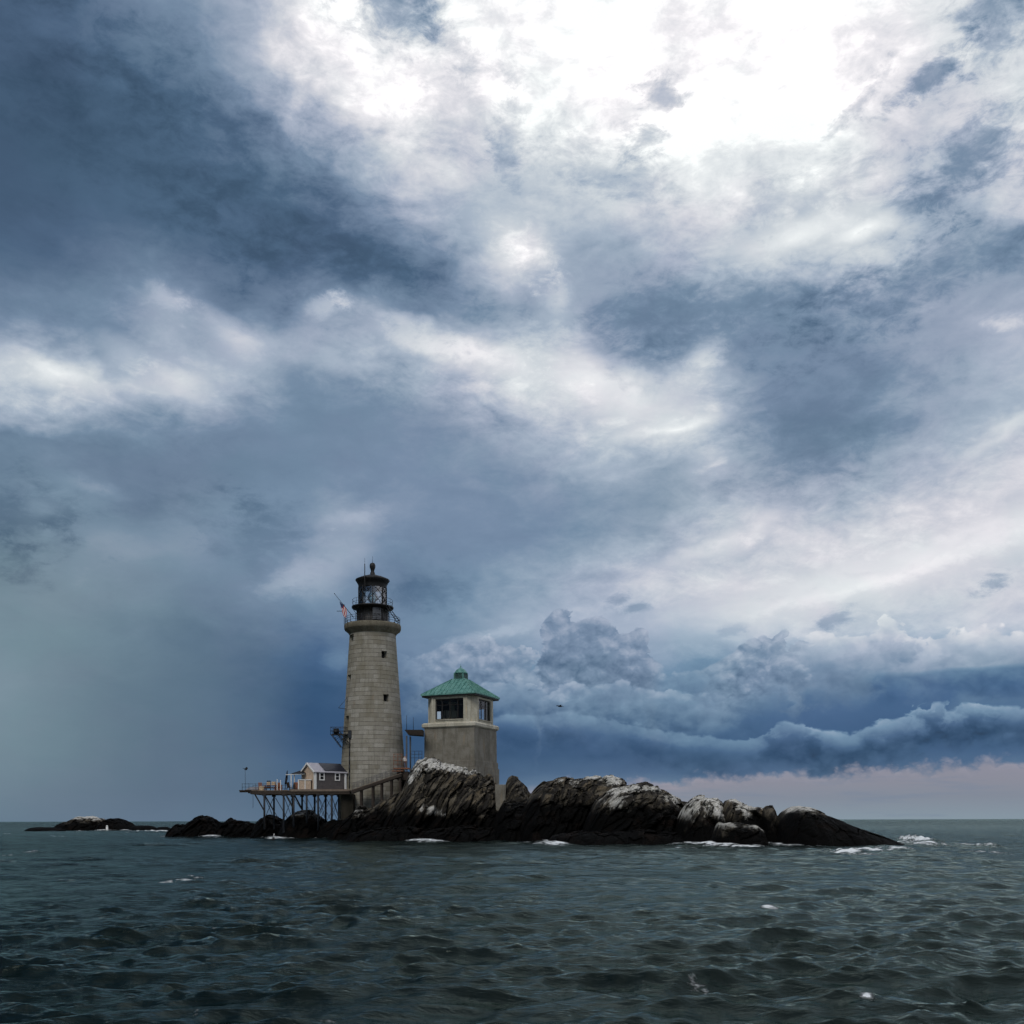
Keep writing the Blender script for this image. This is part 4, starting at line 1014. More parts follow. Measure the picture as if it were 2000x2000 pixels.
# rusty landing with rails at the gangway head
lp = thing('landing', 'rust-stained landing with tubular rails at the top of the gangway', 'landing', (XG(783), DG + 1, ZG(1500)))
o_ = Vector(lp.location)
MB().box((0, 0, 0), (XG(797) - XG(767), 1.8, .16)).box((-.5, -.1, -.35), (XG(792) - XG(770), 1.5, .12)).build('floor', M['rust'], lp)
mb = MB()
for px in (769, 777, 785, 793): mb.tube((XG(px) - o_.x, -.8, 0), (XG(px) - o_.x, -.8, 2.0), .035, n=5)
for z_ in (.6, 1.1, 1.6, 2.0): mb.tube((XG(768) - o_.x, -.8, z_), (XG(786) - o_.x, -.8, z_), .035, n=5)
mb.build('rails', M['rust'], lp)
MB().box((0.2, .2, -1.0), (1.6, 1.4, 1.2)).box((1.0, .3, -1.7), (1.1, 1.2, 2.4)).build('base', M['wood_dk'], lp)
MB().box((0, 0, 0), (XG(822) - XG(786), 2.4, ZG(1515) - ZG(1575)), rot=Matrix.Rotation(math.radians(0), 3, 'Y')).build('retaining_wall', M['wetstone']).location = (XG(800), DG + 3.2, ZG(1545))
set_props(bpy.data.objects['retaining_wall'], 'dark stone block wall between gangway head and great crag', 'wall', kind='thing')
# small concrete pillar on the rocks
pm = MB(); DPp = 131.0
pm.add([(-.62, -.5, -2.6), (.50, -.5, -2.6), (.50, .5, -2.6), (-.62, .5, -2.6), (-.74, -.5, 1.15), (.66, -.5, 1.15), (.66, .5, 1.15), (-.74, .5, 1.15)], [(3, 2, 1, 0), (4, 5, 6, 7), (0, 1, 5, 4), (1, 2, 6, 5), (2, 3, 7, 6), (3, 0, 4, 7)])
po = pm.build('concrete_pillar', M['conc_low'], bevel=.04); po.location = (xt(978.5, DPp), DPp, zt(1550, DPp)); set_props(po, 'small concrete pillar set among rocks right of the green-roofed building', 'pillar', kind='thing')

# ------------------------------------------------------------------ timber deck on stilts
DD = 146.0; XD = lambda px: xt(px, DD); ZD = lambda py: zt(py, DD)
HW = 3.1                                   # half depth of the deck
dk = thing('timber_deck', 'long timber deck on steel stilts reaching left from the round tower', 'deck', (XD(590), DD, ZD(1544)))
o_ = Vector(dk.location)
mb = MB(); n = 60; xa, xb = XD(502) - o_.x, XD(690) - o_.x
for k in range(n):
    x = xa + (xb - xa) * (k + .5) / n; mb.box((x, 0, 0), ((xb - xa) / n - .02, 2 * HW, .09))
mb.build('planking', M['wood'], dk)
mb = MB()
for sy in (-HW + .1, 0, HW - .1): mb.box(((xa + xb) / 2, sy, -.30), (xb - xa, .16, .46))
mb.box((xa - .1, 0, -.28), (.14, 2 * HW, .42))
mb.build('beam', M['wood_dk'], dk)
mb = MB().box((xa - .85, 0, .04), (2.1, 2 * HW * .8, .12)).box((xa - .6, -HW * .75, -.12), (2.5, .12, .22)).box((xa - .6, HW * .75, -.12), (2.5, .12, .22))
mb.build('cantilever', M['wood_dk'], dk)
mb = MB().box((XD(632) - o_.x, -HW - .04, .02), (XD(688) - XD(577), .08, .30)); mb.build('fascia', M['wood'], dk)
zleg = -.53
legs = [(526, 1608), (563, 1614), (582, 1604), (607, 1596), (629, 1610), (655, 1614)]
for px, b0 in legs:
    for sy in (-HW + .2, HW - .2):
        x = XD(px) - o_.x; zb_ = ZD(b0) - o_.z - .8
        MB().tube((x, sy, zleg), (x, sy, zb_), .14, n=10).box((x, sy, zleg - .12), (.5, .4, .22)).build('leg', M['iron'], dk)
def br(p, q, w=.11):
    for sy in (-HW + .2, HW - .2):
        MB().bar((XD(p[0]) - o_.x, sy, ZD(p[1]) - o_.z), (XD(q[0]) - o_.x, sy, ZD(q[1]) - o_.z), w).build('brace', M['iron'], dk)
br((508, 1551), (526, 1583), .17); br((529, 1556), (552, 1596), .08); br((567, 1551), (583, 1581), .20)
for a, b_ in (((608, 1559), (629, 1600)), ((629, 1559), (608, 1600)), ((630, 1557), (655, 1604)), ((655, 1557), (630, 1604)), ((656, 1557), (672, 1604)), ((583, 1559), (607, 1596))): br(a, b_, .06)
# cross braces between the two rows of stilts
for px in (526, 563, 629, 655):
    x = XD(px) - o_.x; MB().bar((x, -HW + .2, -.7), (x, HW - .2, -4.0), .06).bar((x, HW - .2, -.7), (x, -HW + .2, -4.0), .06).build('brace', M['iron'], dk)
MB().tube((XD(504) - o_.x, -HW + .3, -.3), (XD(504) - o_.x, -HW + .3, ZD(1577) - o_.z), .025, n=5).build('hanging_rope', M['iron'], dk)
for ys in (-HW + .1, HW - .1):
    mb = MB()
    for zz in (.95, .5): mb.tube((XD(484) - o_.x, ys, zz), (XD(553) - o_.x, ys, zz), .022, n=5)
    for px in (484, 497, 510, 524, 538, 552): mb.tube((XD(px) - o_.x, ys, 0), (XD(px) - o_.x, ys, 1.0), .03, n=5)
    mb.build('railing', M['iron'], dk)
TOP = Vector((0, 0, ZD(1544) + .047))
def on_deck(name, label, cat, px, dy=0.0, rz=0.0, group=None):
    return thing(name, label, cat, (XD(px), DD + dy, TOP.z), rz, group)
# the shingled cabin
TC = math.radians(38); LC, WC = 5.55, 3.05
near = Vector((XD(623), DD - 2.95, 0))            # near corner of the cabin
ax = Vector((math.cos(math.radians(4)), math.sin(math.radians(4)), 0))
rot = math.radians(24)
LC, WC = 4.95, 3.7
PHI = math.radians(40)
# long wall faces the camera (slightly turned), gable end faces left
cabin = thing('cabin', 'small shingled cabin with white trim and gable end on the timber deck', 'cabin', (near.x, near.y, TOP.z), PHI)
Hw, Hr = ZD(1507.5) - TOP.z, ZD(1491) - TOP.z
for y_ in (.04, WC - .04): MB().box((LC / 2, y_, Hw / 2), (LC, .08, Hw)).build('side_wall', M['grey_sh'], cabin)
for x in (0.04, LC - .04):
    mb = MB(); x0_, x1_ = x - .045, x + .045; pl = [(-0.0, 0), (WC, 0), (WC, Hw), (WC / 2, Hr - .08), (0, Hw)]
    vs = [(x0_, y, z) for y, z in pl] + [(x1_, y, z) for y, z in pl]
    mb.add(vs, [(0, 1, 2, 3, 4), (9, 8, 7, 6, 5)] + [(k, k + 5, (k + 1) % 5 + 5, (k + 1) % 5) for k in range(5)])
    mb.build('gable_wall', M['tan'], cabin)
mb = MB(); ov = .22
for s, yb_ in ((1, -ov), (-1, WC + ov)):
    zl = Hw - ov * (Hr - Hw) / (WC / 2)
    mb.add([(-ov, yb_, zl), (LC + ov, yb_, zl), (LC + ov, WC / 2, Hr), (-ov, WC / 2, Hr), (-ov, yb_, zl + .1), (LC + ov, yb_, zl + .1), (LC + ov, WC / 2, Hr + .1), (-ov, WC / 2, Hr + .1)],
           [(0, 1, 2, 3), (7, 6, 5, 4), (0, 4, 5, 1), (1, 5, 6, 2), (2, 6, 7, 3), (3, 7, 4, 0)])
rf2 = mb.build('roof', M['roof_lt'], cabin)
zl = Hw - ov * (Hr - Hw) / (WC / 2)
pa = MB(); 
def onroof(x, f, up): return (x, -ov + (WC / 2 + ov) * f, zl + (Hr - zl) * f + .1 + up)
pa.add([onroof(1.55, .06, .04), onroof(LC + .12, .06, .04), onroof(LC + .12, .94, .04), onroof(1.55, .94, .04), onroof(1.55, .06, .09), onroof(LC + .12, .06, .09), onroof(LC + .12, .94, .09), onroof(1.55, .94, .09)], [(3, 2, 1, 0), (4, 5, 6, 7), (0, 1, 5, 4), (1, 2, 6, 5), (2, 3, 7, 6), (3, 0, 4, 7)])
pa.build('solar_panel', M['roof_dk'], rf2)
mb = MB()
mb.box((LC / 2, -.05, Hw - .02), (LC + .3, .10, .16))
for x in (.07, LC - .07): mb.box((x, -.035, Hw / 2 - .05), (.30, .09, Hw - .1))
for y in (.1, WC - .1): mb.box((-.035, y, Hw / 2 - .05), (.09, .24, Hw - .1))
for s in (0, 1):
    a = Vector((-ov - .03, -ov if s == 0 else WC + ov, zl)); mb.bar(a, (-ov - .03, WC / 2, Hr), .08, .2)
mb.build('white_trim', M['white'], cabin)
for k, (px, w) in enumerate(((636, 1), (665.5, 1))):
    x = (px - 623) / 59.0 * LC; zc = (ZD(1516.5) - TOP.z)
    f = MB(); ww, hh = .80, 1.12
    for sx in (-1, 1): f.box((x + sx * (ww / 2 - .06), -.05, zc), (.14, .09, hh))
    for sz in (-1, 1): f.box((x, -.052, zc + sz * (hh / 2 - .06)), (ww - .02, .09, .14))
    f.box((x, -.045, zc), (ww - .2, .05, .05))
    w_ = f.build('window', M['white'], cabin)
    MB().box((x, -.02, zc), (ww - .26, .03, hh - .26)).build('pane', M['dark'], w_)
# tan storage box / half wall in front of the gable
bx = on_deck('storage_bin', 'tan shingled half-height lean-to with white posts against the cabin gable', 'shed', 602, -2.1, math.radians(6))
MB().box((0, 0, .70), (XD(613) - XD(590), 1.3, 1.4)).build('body', M['tan'], bx)
MB().box((-.86, -.67, .76), (.14, .1, 1.52)).box((.05, -.67, .76), (.12, .1, 1.52)).box((0, -.66, 1.46), (1.9, .12, .10)).box((0, 0, 1.45), (1.8, 1.4, .07)).build('white_trim', M['white'], bx)
# porch awning
aw = on_deck('awning', 'flat black awning on a white post left of the cabin gable', 'awning', 584, -.3)
mb = MB(); zz = ZD(1511) - TOP.z
mb.add([(-.95, -1.1, zz), (1.15, -1.1, zz), (1.15, 1.4, zz), (-.95, 1.4, zz), (.25, .1, zz + .52), (1.15, .1, zz + .45)], [(3, 2, 1, 0), (0, 1, 5, 4), (1, 2, 5), (2, 3, 4, 5), (3, 0, 4)])
mb.build('canvas', M['canvas'], aw)
MB().box((-.82, -1.0, zz / 2), (.12, .12, zz)).build('post', M['white'], aw); MB().box((-.82, 1.2, zz / 2), (.12, .12, zz)).build('post', M['white'], aw)
MB().bar((-1.6, -1.0, zz - .12), (1.1, -1.0, zz - .02), .09).build('rafter', M['white'], aw)
# tall dark furled parasol
ps = on_deck('furled_parasol', 'tall dark furled parasol leaning by the awning on the deck', 'parasol', 561, -.8)
hz = ZD(1505) - TOP.z
MB().tube((-.15, 0, 0), (.18, 0, hz), .05, n=8).build('pole', M['iron'], ps)
MB().tube((-.06, 0, .9), (.10, 0, 1.8), .14, .17, 10).tube((.10, 0, 1.8), (.20, 0, hz + .05), .17, .05, 10).build('canopy', M['canvas'], ps)
MB().tube((-.15, 0, 0), (-.15, 0, .12), .30, .26, 14).build('base', M['iron'], ps)
# deck chairs, table, barrels, crates
def chair(px, dy, rz, label, mkey, hgt=1.0):
    t = on_deck('deck_chair', label, 'chair', px, dy, rz, 'chairs on the timber deck')
    MB().box((0, 0, .42), (.56, .52, .05), rot=Matrix.Rotation(math.radians(-8), 3, 'X')).build('seat', M[mkey], t)
    b = MB()
    for k in range(5): b.box((-.22 + k * .11, .30, .42 + hgt * .36), (.09, .03, hgt * .75), rot=Matrix.Rotation(math.radians(-16), 3, 'X'))
    b.build('backrest', M[mkey], t)
    for sx in (-.27, .27):
        for sy in (-.24, .26): MB().box((sx, sy, .21), (.06, .07, .42)).build('leg', M[mkey], t)
        MB().box((sx * 1.12, 0, .62), (.10, .62, .035)).build('armrest', M[mkey], t)
chair(515, -1.6, 0.5, 'reddish wooden deck chair at the left end of the deck', 'teak')
chair(547, -1.5, -0.5, 'reddish wooden deck chair right of the picnic table', 'teak')
chair(523, .6, 0.2, 'tall-backed dark chair standing behind the picnic table', 'canvas', 1.5)
chair(571, -1.7, 2.6, 'dark chair under the black awning', 'wood_dk')
pt_ = on_deck('picnic_table', 'reddish picnic table laden with pale things on the left of the deck', 'table', 532, -1.3, .1)
mb = MB()
for k in range(5): mb.box((0, -.36 + k * .18, .76), (1.9, .16, .045))
mb.build('tabletop', M['teak'], pt_)
for sy in (-.75, .75): MB().box((0, sy, .45), (1.9, .26, .045)).build('bench', M['teak'], pt_)
for sx in (-.7, .7): MB().bar((sx, -.8, 0), (sx, -.15, .74), .08).bar((sx, .8, 0), (sx, .15, .74), .08).box((sx, 0, .40), (.07, 1.6, .08)).build('leg', M['teak'], pt_)
def crate(px, dy, z, s, label, mk, rz=0):
    t = on_deck('crate', label, 'crate', px, dy, rz, 'boxes on the timber deck'); t.location.z += z
    mb = MB()
    for k in range(4):
        zc = s * (.12 + .25 * k)
        for sy in (-1, 1): mb.box((0, sy * s / 2, zc), (s, .03, s * .2))
        for sx in (-1, 1): mb.box((sx * s / 2, 0, zc), (.03, s - .04, s * .2))
    mb.build('slats', M[mk], t); MB().box((0, 0, .03), (s - .06, s - .06, .04)).build('bottom', M[mk], t)
crate(518.5, -2.2, 0, .62, 'pale pine crate on the deck edge left of the picnic table', 'pine', .2)
crate(528.5, -1.3, .79, .42, 'pale crate standing on the left half of the picnic table', 'pine', .4)
crate(539, -1.3, .79, .48, 'pale crate standing on the right half of the picnic table', 'pine', -.2)
crate(542, .9, 0, .9, 'rusty-brown crate on the deck behind the picnic table', 'rust', .1)
def barrel(px, dy, label, mk, r=.3, h_=.9):
    t = on_deck('barrel', label, 'barrel', px, dy, 0, 'barrels on the timber deck')
    MB().lathe([(.01, 0), (r * .88, 0), (r, h_ * .3), (r, h_ * .7), (r * .88, h_), (r * .8, h_ - .03), (.01, h_ - .03)], 20).build('body', M[mk], t)
    mb = MB()
    for f in (.2, .8): mb.lathe([(r * .955, h_ * f - .03), (r * .985, h_ * f - .03), (r * .985, h_ * f + .03), (r * .955, h_ * f + .03)], 20)
    mb.build('hoops', M['iron'], t)
barrel(581, -1.5, 'dark barrel under the awning beside the cabin lean-to', 'wood_dk'); barrel(586.5, -1.8, 'reddish barrel touching the cabin lean-to', 'teak', .3, 1.15); barrel(577, .2, 'rust-brown barrel at the back under the awning', 'rust', .32, 1.2)
for px, h_, lab in ((551, 1.5, 'thin white post on the deck edge right of the deck chairs'), (557.5, 1.35, 'thin white post on the deck edge just left of the furled parasol')):
    o = MB().box((0, 0, h_ / 2), (.09, .09, h_)).box((0, 0, h_ + .02), (.13, .13, .05)).build('white_post', M['white']); o.location = (XD(px), DD - HW + .12, TOP.z); set_props(o, lab, 'post')
# grey tarpaulined boat-like bundle on the cantilever
tb = thing('covered_dinghy', 'low grey covered dinghy on the far left end of the deck', 'boat', (XD(499), DD, TOP.z + .05))
vs = []; fs = []
for i in range(13):
    u = i / 12; x = -1.25 + 2.5 * u; w = .62 * math.sin(math.pi * min(.98, max(.06, u * .8 + .16)))
    for j in range(9): t_ = math.pi * j / 8; vs.append((x, -w * math.cos(t_), .02 + .55 * (.5 + .5 * math.sin(math.pi * u)) * math.sin(t_) ** .7))
for i in range(12):
    for j in range(8): fs.append((i * 9 + j, i * 9 + 9 + j, i * 9 + 10 + j, i * 9 + j + 1))
MB().add(vs, fs, True).build('tarpaulin', mat('grey_tarpaulin', (0.17, 0.17, 0.19), .7), tb)
MB().tube((-1.3, -.6, .05), (1.3, -.6, .05), .05, n=6).tube((-1.3, .6, .05), (1.3, .6, .05), .05, n=6).build('gunwale', M['iron'], tb)
# wind vane mast
wv_ = thing('wind_vane', 'thin mast with small dark wind vane at the left tip of the deck', 'wind vane', (XD(481), DD - .5, ZD(1545)))
o_ = Vector(wv_.location)
MB().tube((0, 0, 0), (0, 0, ZD(1503) - o_.z), .03, .02, 6).build('mast', M['iron'], wv_)
zv = ZD(1501.5) - o_.z
MB().bar((-.35, 0, zv + .15), (.32, 0, zv + .02), .05).box((.16, 0, zv + .1), (.30, .04, .42), rot=Matrix.Rotation(math.radians(25), 3, 'Y')).sphere((-.05, 0, zv), .09, 6).build('vane', M['black'], wv_)

# ------------------------------------------------------------------ people at the gangway head (a few pixels tall)
def person(loc, rz, label, top, legs, scale=1.0, arm=20):
    v = {}; e = []; r = {}
    def j(n, p, rad_, par=None):
        v[n] = (len(v), Vector(p) * scale, rad_ * scale); 
        if par: e.append((v[par][0], v[n][0]))
    j('hip', (0, 0, .93), .13); j('waist', (0, 0, 1.08), .125, 'hip'); j('chest', (0, 0, 1.30), .15, 'waist'); j('neck', (0, -.01, 1.47), .06, 'chest'); j('head0', (0, -.02, 1.56), .085, 'neck'); j('head1', (0, -.02, 1.68), .09, 'head0')
    for s, n in ((-1, 'l'), (1, 'r')):
        j('sh' + n, (s * .18, 0, 1.40), .062, 'chest'); j('el' + n, (s * .25, -.04, 1.13), .045, 'sh' + n); j('wr' + n, (s * .24, -.16, .90), .032, 'el' + n); j('ha' + n, (s * .235, -.19, .82), .035, 'wr' + n)
        j('th' + n, (s * .10, 0, .85), .095, 'hip'); j('kn' + n, (s * .11, -.02, .48), .062, 'th' + n); j('an' + n, (s * .11, .02, .09), .042, 'kn' + n); j('to' + n, (s * .12, -.15, .04), .035, 'an' + n)
    me = bpy.data.meshes.new('person'); me.from_pydata([x[1] for x in v.values()], e, [])
    o = bpy.data.objects.new('person', me); COL.objects.link(o)
    md = o.modifiers.new('skin', 'SKIN'); sv = me.skin_vertices[0].data
    for i, x in enumerate(v.values()): sv[i].radius = (x[2], x[2] * .85); sv[i].use_root = (i == 0)
    o.modifiers.new('s', 'SUBSURF').levels = 2; o.modifiers['s'].render_levels = 2
    # clothing by height: jersey above the waist, trousers below
    m = bpy.data.materials.new('clothed_person'); m.use_nodes = True; N = NT(m.node_tree); b = N.n['Principled BSDF']
    tc = N.new('ShaderNodeTexCoord').outputs['Object']; sp = N.new('ShaderNodeSeparateXYZ'); N.put(sp.inputs[0], tc)
    c = N.mix(N.m('GREATER_THAN', sp.outputs[2], .96 * scale), legs, top); c = N.mix(N.m('GREATER_THAN', sp.outputs[2], 1.46 * scale), c, (.42, .26, .19))
    hr = N.m('MULTIPLY', N.m('GREATER_THAN', sp.outputs[2], 1.60 * scale), N.m('GREATER_THAN', sp.outputs[1], -.05)); c = N.mix(hr, c, (.03, .02, .015)); c = N.mix(N.m('GREATER_THAN', sp.outputs[2], 1.70 * scale), c, (.03, .02, .015))
    N.put(b.inputs['Base Color'], c); b.inputs['Roughness'].default_value = .8; me.materials.append(m)
    o.location = loc; o.rotation_euler = (0, 0, rz)
    return set_props(o, label, 'person')
person((XG(789.5), DG + .9, ZG(1500) + .09), .4, 'person in pale top and brown trousers standing at the gangway head', (.62, .58, .55), (.10, .05, .035), 1.0)

# ------------------------------------------------------------------ birds
def bird(name, label, cat, loc, rz, pose, s=1.0):
    o = thing(name, label, cat, loc, rz)
    v = [(-.42, 0, -.02), (-.2, 0, .0), (.12, 0, .03), (.32, 0, .07), (.42, 0, .08)]; rr_ = [.02, .10, .12, .06, .05]
    mb = MB()
    prof = list(zip(v, rr_))
    vs = []; fs = []
    for p, r_1 in prof:
        for k in range(10): t = 2 * math.pi * k / 10; vs.append((p[0] * s, p[1] * s + r_1 * s * math.cos(t), p[2] * s + r_1 * s * .9 * math.sin(t)))
    for i in range(4):
        for k in range(10): fs.append((i * 10 + k, i * 10 + (k + 1) % 10, i * 10 + 10 + (k + 1) % 10, i * 10 + 10 + k))
    mb.add(vs, fs, True); mb.tube((.44 * s, 0, .08 * s), (.56 * s, 0, .06 * s), .018 * s, .004, 6); mb.sphere((.42 * s, 0, .085 * s), .062 * s, 6)
    for sg in (-1, 1):
        a, b_, c_ = (Vector((.12, sg * .08, .06)) * s, Vector((.14, sg * .42, .06 + pose)) * s, Vector((-.10, sg * .85, pose * .5)) * s)
        d_ = Vector((-.26, 0, 0)) * s
        for p, q, w1, w2 in ((a, b_, 1.0, .85), (b_, c_, .85, .15)):
            up = Vector((0, 0, .012 * s))
            mb.add([p + up, q + up, q + d_ * w2 + up, p + d_ * w1 + up, p - up, q - up, q + d_ * w2 - up, p + d_ * w1 - up], [(0, 1, 2, 3), (7, 6, 5, 4), (0, 4, 5, 1), (1, 5, 6, 2), (2, 6, 7, 3), (3, 7, 4, 0)])
    mb.add([Vector((-.36, -.04, 0)) * s, Vector((-.36, .04, 0)) * s, Vector((-.62, .10, -.01)) * s, Vector((-.62, -.10, -.01)) * s, Vector((-.36, 0, .03)) * s], [(0, 1, 2, 3), (0, 4, 1), (1, 4, 2), (2, 4, 3), (3, 4, 0)])
    b2 = mb.build('body', M['feather'], o)
    return o
bird('flying_bird', 'dark seabird flying over the sea right of the green-roofed building', 'bird', P(1094, 1380, 118), math.radians(198), .10, .85)
# a lobster float off the rocks, and a white marker on the far islet
bu = thing('float', 'small dark float with a pale tip bobbing off the low rocks', 'buoy', (xt(534, 136), 136, .05))
MB().lathe([(.02, -.3), (.18, -.2), (.22, .1), (.16, .32), (.04, .38)], 14).build('body', M['black'], bu); MB().tube((0, 0, .36), (.1, 0, .85), .05, .05, 8).build('stick', M['white'], bu)
mk = thing('marker_post', 'small white marker post at the foot of the far islet', 'marker', (xt(209, 283), 283, -.5))
MB().tube((0, 0, 0), (0, 0, 1.7), .40, .26, 12).build('post', M['white'], mk); MB().lathe([(.01, 2.0), (.2, 1.95), (.34, 1.7), (.26, 1.69)], 12).build('cap', M['white'], mk)

# ------------------------------------------------------------------ sea
rng = np.random.default_rng(11)
NW = 104
lam = np.geomspace(0.36, 22, NW) * rng.uniform(0.93, 1.07, NW)
wind = math.radians(-76)                     # the seas run towards the boat, a little from the left
th = wind + rng.normal(0, 0.42, NW) * (0.6 + 0.8 * (1 - np.linspace(0, 1, NW)))
kx, ky = np.cos(th) * 2 * np.pi / lam, np.sin(th) * 2 * np.pi / lam
wamp = 0.0078 * lam ** 0.60 * np.where(lam > 2.4, (2.4 / lam) ** 0.70, 1.0)
ph = rng.uniform(0, 2 * np.pi, NW)
def sea(x, y, res):
    dx = np.zeros_like(x); dy = np.zeros_like(x); dz = np.zeros_like(x)
    # gusty envelopes so that the pattern never repeats evenly
    gust = 0.95 + 0.38 * np.sin(x * 0.11 + 1.3 * np.sin(y * 0.05)) * np.sin(y * 0.083 + 1.7 * np.sin(x * 0.061)) + 0.22 * np.sin(x * 0.31 + y * 0.17 + 2 * np.sin(y * 0.13))
    for i in range(NW):
        w = np.clip((lam[i] / np.maximum(res, 1e-6) - 2.0) / 3.0, 0, 1)
        if w.max() <= 0: continue
        env = 0.95 + 0.75 * np.sin(x * 0.9 / lam[i] * 0.5 + i * 1.7) * np.sin(y * 0.8 / lam[i] * 0.4 + i * 2.3)
        a = wamp[i] * w * env * (gust if lam[i] < 5 else 1.0); p = kx[i] * x + ky[i] * y + ph[i]
        s, c = np.sin(p), np.cos(p); k = 2 * np.pi / lam[i]
        dz += a * c; dx -= 0.95 * a * s * kx[i] / k; dy -= 0.95 * a * s * ky[i] / k
    return dx, dy, dz
def geom_rows():
    r = [1.2]
    while r[-1] < 420: r.append(r[-1] + max(0.045, r[-1] * 0.0058))
    while r[-1] < 30000: r.append(r[-1] * 1.18)
    return np.array(r)
R_ = geom_rows()
A_ = np.concatenate([np.linspace(-180, -62, 40)[:-1], np.linspace(-62, -33, 90)[:-1], np.linspace(-33, 33, 820), np.linspace(33, 62, 90)[1:], np.linspace(62, 180, 40)[1:]])
AA, RR = np.meshgrid(np.radians(A_), R_)
XX, YY = RR * np.sin(AA), RR * np.cos(AA)
dA = np.gradient(np.radians(A_))[None, :] * RR; dR = np.gradient(R_)[:, None] * np.ones_like(RR)
res = np.maximum(dA, dR * 0.75)
dx, dy, dz = sea(XX, YY, res)
ZZ = dz.copy()
# surf: water heaps up and breaks where it meets the rocks
foam = np.zeros_like(XX)
fp = []
for f in FOOT: fp += f
fp = np.array(fp)
near = (RR > 70) & (RR < 340) & (np.abs(AA) < math.radians(36))
ii = np.argwhere(near)
px_, py_ = XX[near], YY[near]
dmin = np.full(px_.shape, 1e9)
for k in range(len(fp)):
    ddx = px_ - fp[k, 0]; ddy = py_ - fp[k, 1]
    dmin = np.minimum(dmin, ddx * ddx + ddy * ddy * 0.5)
dmin = np.sqrt(dmin)
wash = np.clip(0.55 + 0.55 * np.sin(px_ * 0.37 + 1.1 * np.sin(px_ * 0.13)) + 0.35 * np.sin(px_ * 0.93 + py_ * 0.4), 0.05, 1.3)
foam[near] = wash * (0.85 * np.exp(-(dmin / 1.6) ** 2) + 0.34 * np.exp(-(dmin / 5.0) ** 2))
ZZ[near] += 0.30 * wash * np.exp(-(dmin / 1.6) ** 2)
def water_D(py): return CAMH * F / (py - HOR)
CAPS = [ # px, py, half width px, half depth m, strength, heave
    (350,1718,26,2.0,1.25,.10),(338,1721,16,1.2,1.1,.0),(1500,1776,22,.9,1.1,.12),(1520,1772,12,.6,.8,0),
    (1655,1669,34,5.0,1.3,.30),(1700,1664,40,5,1.3,.30),(1745,1660,22,4,1.2,.3),(1790,1646,24,4,1.6,1.0),(1770,1652,26,4,1.1,.4),(1905,1656,22,5,1.2,.4),(1925,1668,40,5,.8,.1),
    (1270,1650,26,3,1.0,.35),(1290,1644,22,3,1.5,.9),(1340,1657,30,3,.8,.2),(1070,1644,50,4,.55,.2),(1040,1640,20,2,.9,.4),
    (870,1642,38,4,1.1,.25),(840,1638,24,3,1.1,.3),(790,1631,20,4,1.1,.5),(812,1628,14,3,.9,.3),(660,1632,26,4,1.3,.4),(690,1638,18,3,.9,.2),
    (395,1633,34,6,1.2,.35),(410,1629,16,5,1.0,.3),(285,1623,18,9,1.5,.6),(305,1617,18,10,1.3,.3),(135,1615,12,10,1.3,.4),(245,1617,12,10,1.0,.3),(110,1632,12,4,1.0,.3),(152,1622,4,6,1.0,.4),(50,1615,6,8,1.0,.3),
    (5,1626,12,4,1.0,.2),(60,1662,26,2,.8,.15),(20,1668,26,2,.7,.1),(540,1632,6,2,.8,.3),
    (20,1992,50,.5,.62,.03),(695,1978,36,.2,.6,.02),(640,1994,26,.2,.6,.02),(1040,1996,40,.15,.55,.02),(405,1994,22,.15,.6,.02),(380,1980,14,.25,.8,0),(310,1972,12,.25,.8,0),
    (1195,1895,24,.4,.85,0),(1370,1930,20,.3,.85,0),(1395,1936,14,.3,.9,0),(1475,1940,14,.3,.9,.03),(1268,1906,8,.25,.9,0),(1315,1898,8,.25,.8,0),(1840,1803,14,.5,.8,.05),(1585,1955,16,.3,.8,0),(1700,1962,18,.3,.8,0),(1120,1914,12,.25,.8,0),(423,1818,6,.5,.9,0),
]
for (cx, cy, hw, hd, k, hv) in CAPS:
    D0 = water_D(cy); x0 = (cx - 1000) / F * D0; wx = hw / F * D0
    e = ((XX - x0) / wx) ** 2 + ((YY - D0) / hd) ** 2
    g = np.exp(-e * 0.8)
    foam = np.maximum(foam, 1.1 * k * g)
    ZZ += hv * g * (0.55 + 0.45 * np.sin(XX * 2.1) * np.cos(YY * 1.3 + XX * 3.7))
# scattered small whitecaps on the steepest crests
crest = np.clip((dz - 0.45) / 0.35, 0, 1) * (RR > 25) * (RR < 420)
foam = np.maximum(foam, crest * 0.38)
nr, nc = XX.shape
co = np.empty((nr * nc + 1, 3)); co[:-1, 0] = (XX + dx).ravel(); co[:-1, 1] = (YY + dy).ravel(); co[:-1, 2] = ZZ.ravel(); co[-1] = (0, 0, float(ZZ[0].mean()))
idx = np.arange(nr * nc).reshape(nr, nc)
q = np.stack([idx[:-1, :-1], idx[:-1, 1:], idx[1:, 1:], idx[1:, :-1]], -1).reshape(-1, 4)
me = bpy.data.meshes.new('sea_water')
tri = np.stack([idx[0, :-1], np.full(nc - 1, nr * nc), idx[0, 1:]], -1)
me.vertices.add(len(co)); me.vertices.foreach_set('co', co.ravel())
loops = np.concatenate([q.ravel(), tri.ravel()])
me.loops.add(len(loops)); me.loops.foreach_set('vertex_index', loops.astype(np.int32))
me.polygons.add(len(q) + len(tri))
starts = np.concatenate([np.arange(len(q)) * 4, len(q) * 4 + np.arange(len(tri)) * 3]).astype(np.int32)
me.polygons.foreach_set('loop_start', starts)
me.polygons.foreach_set('use_smooth', np.ones(len(q) + len(tri), bool))
me.update(calc_edges=True)
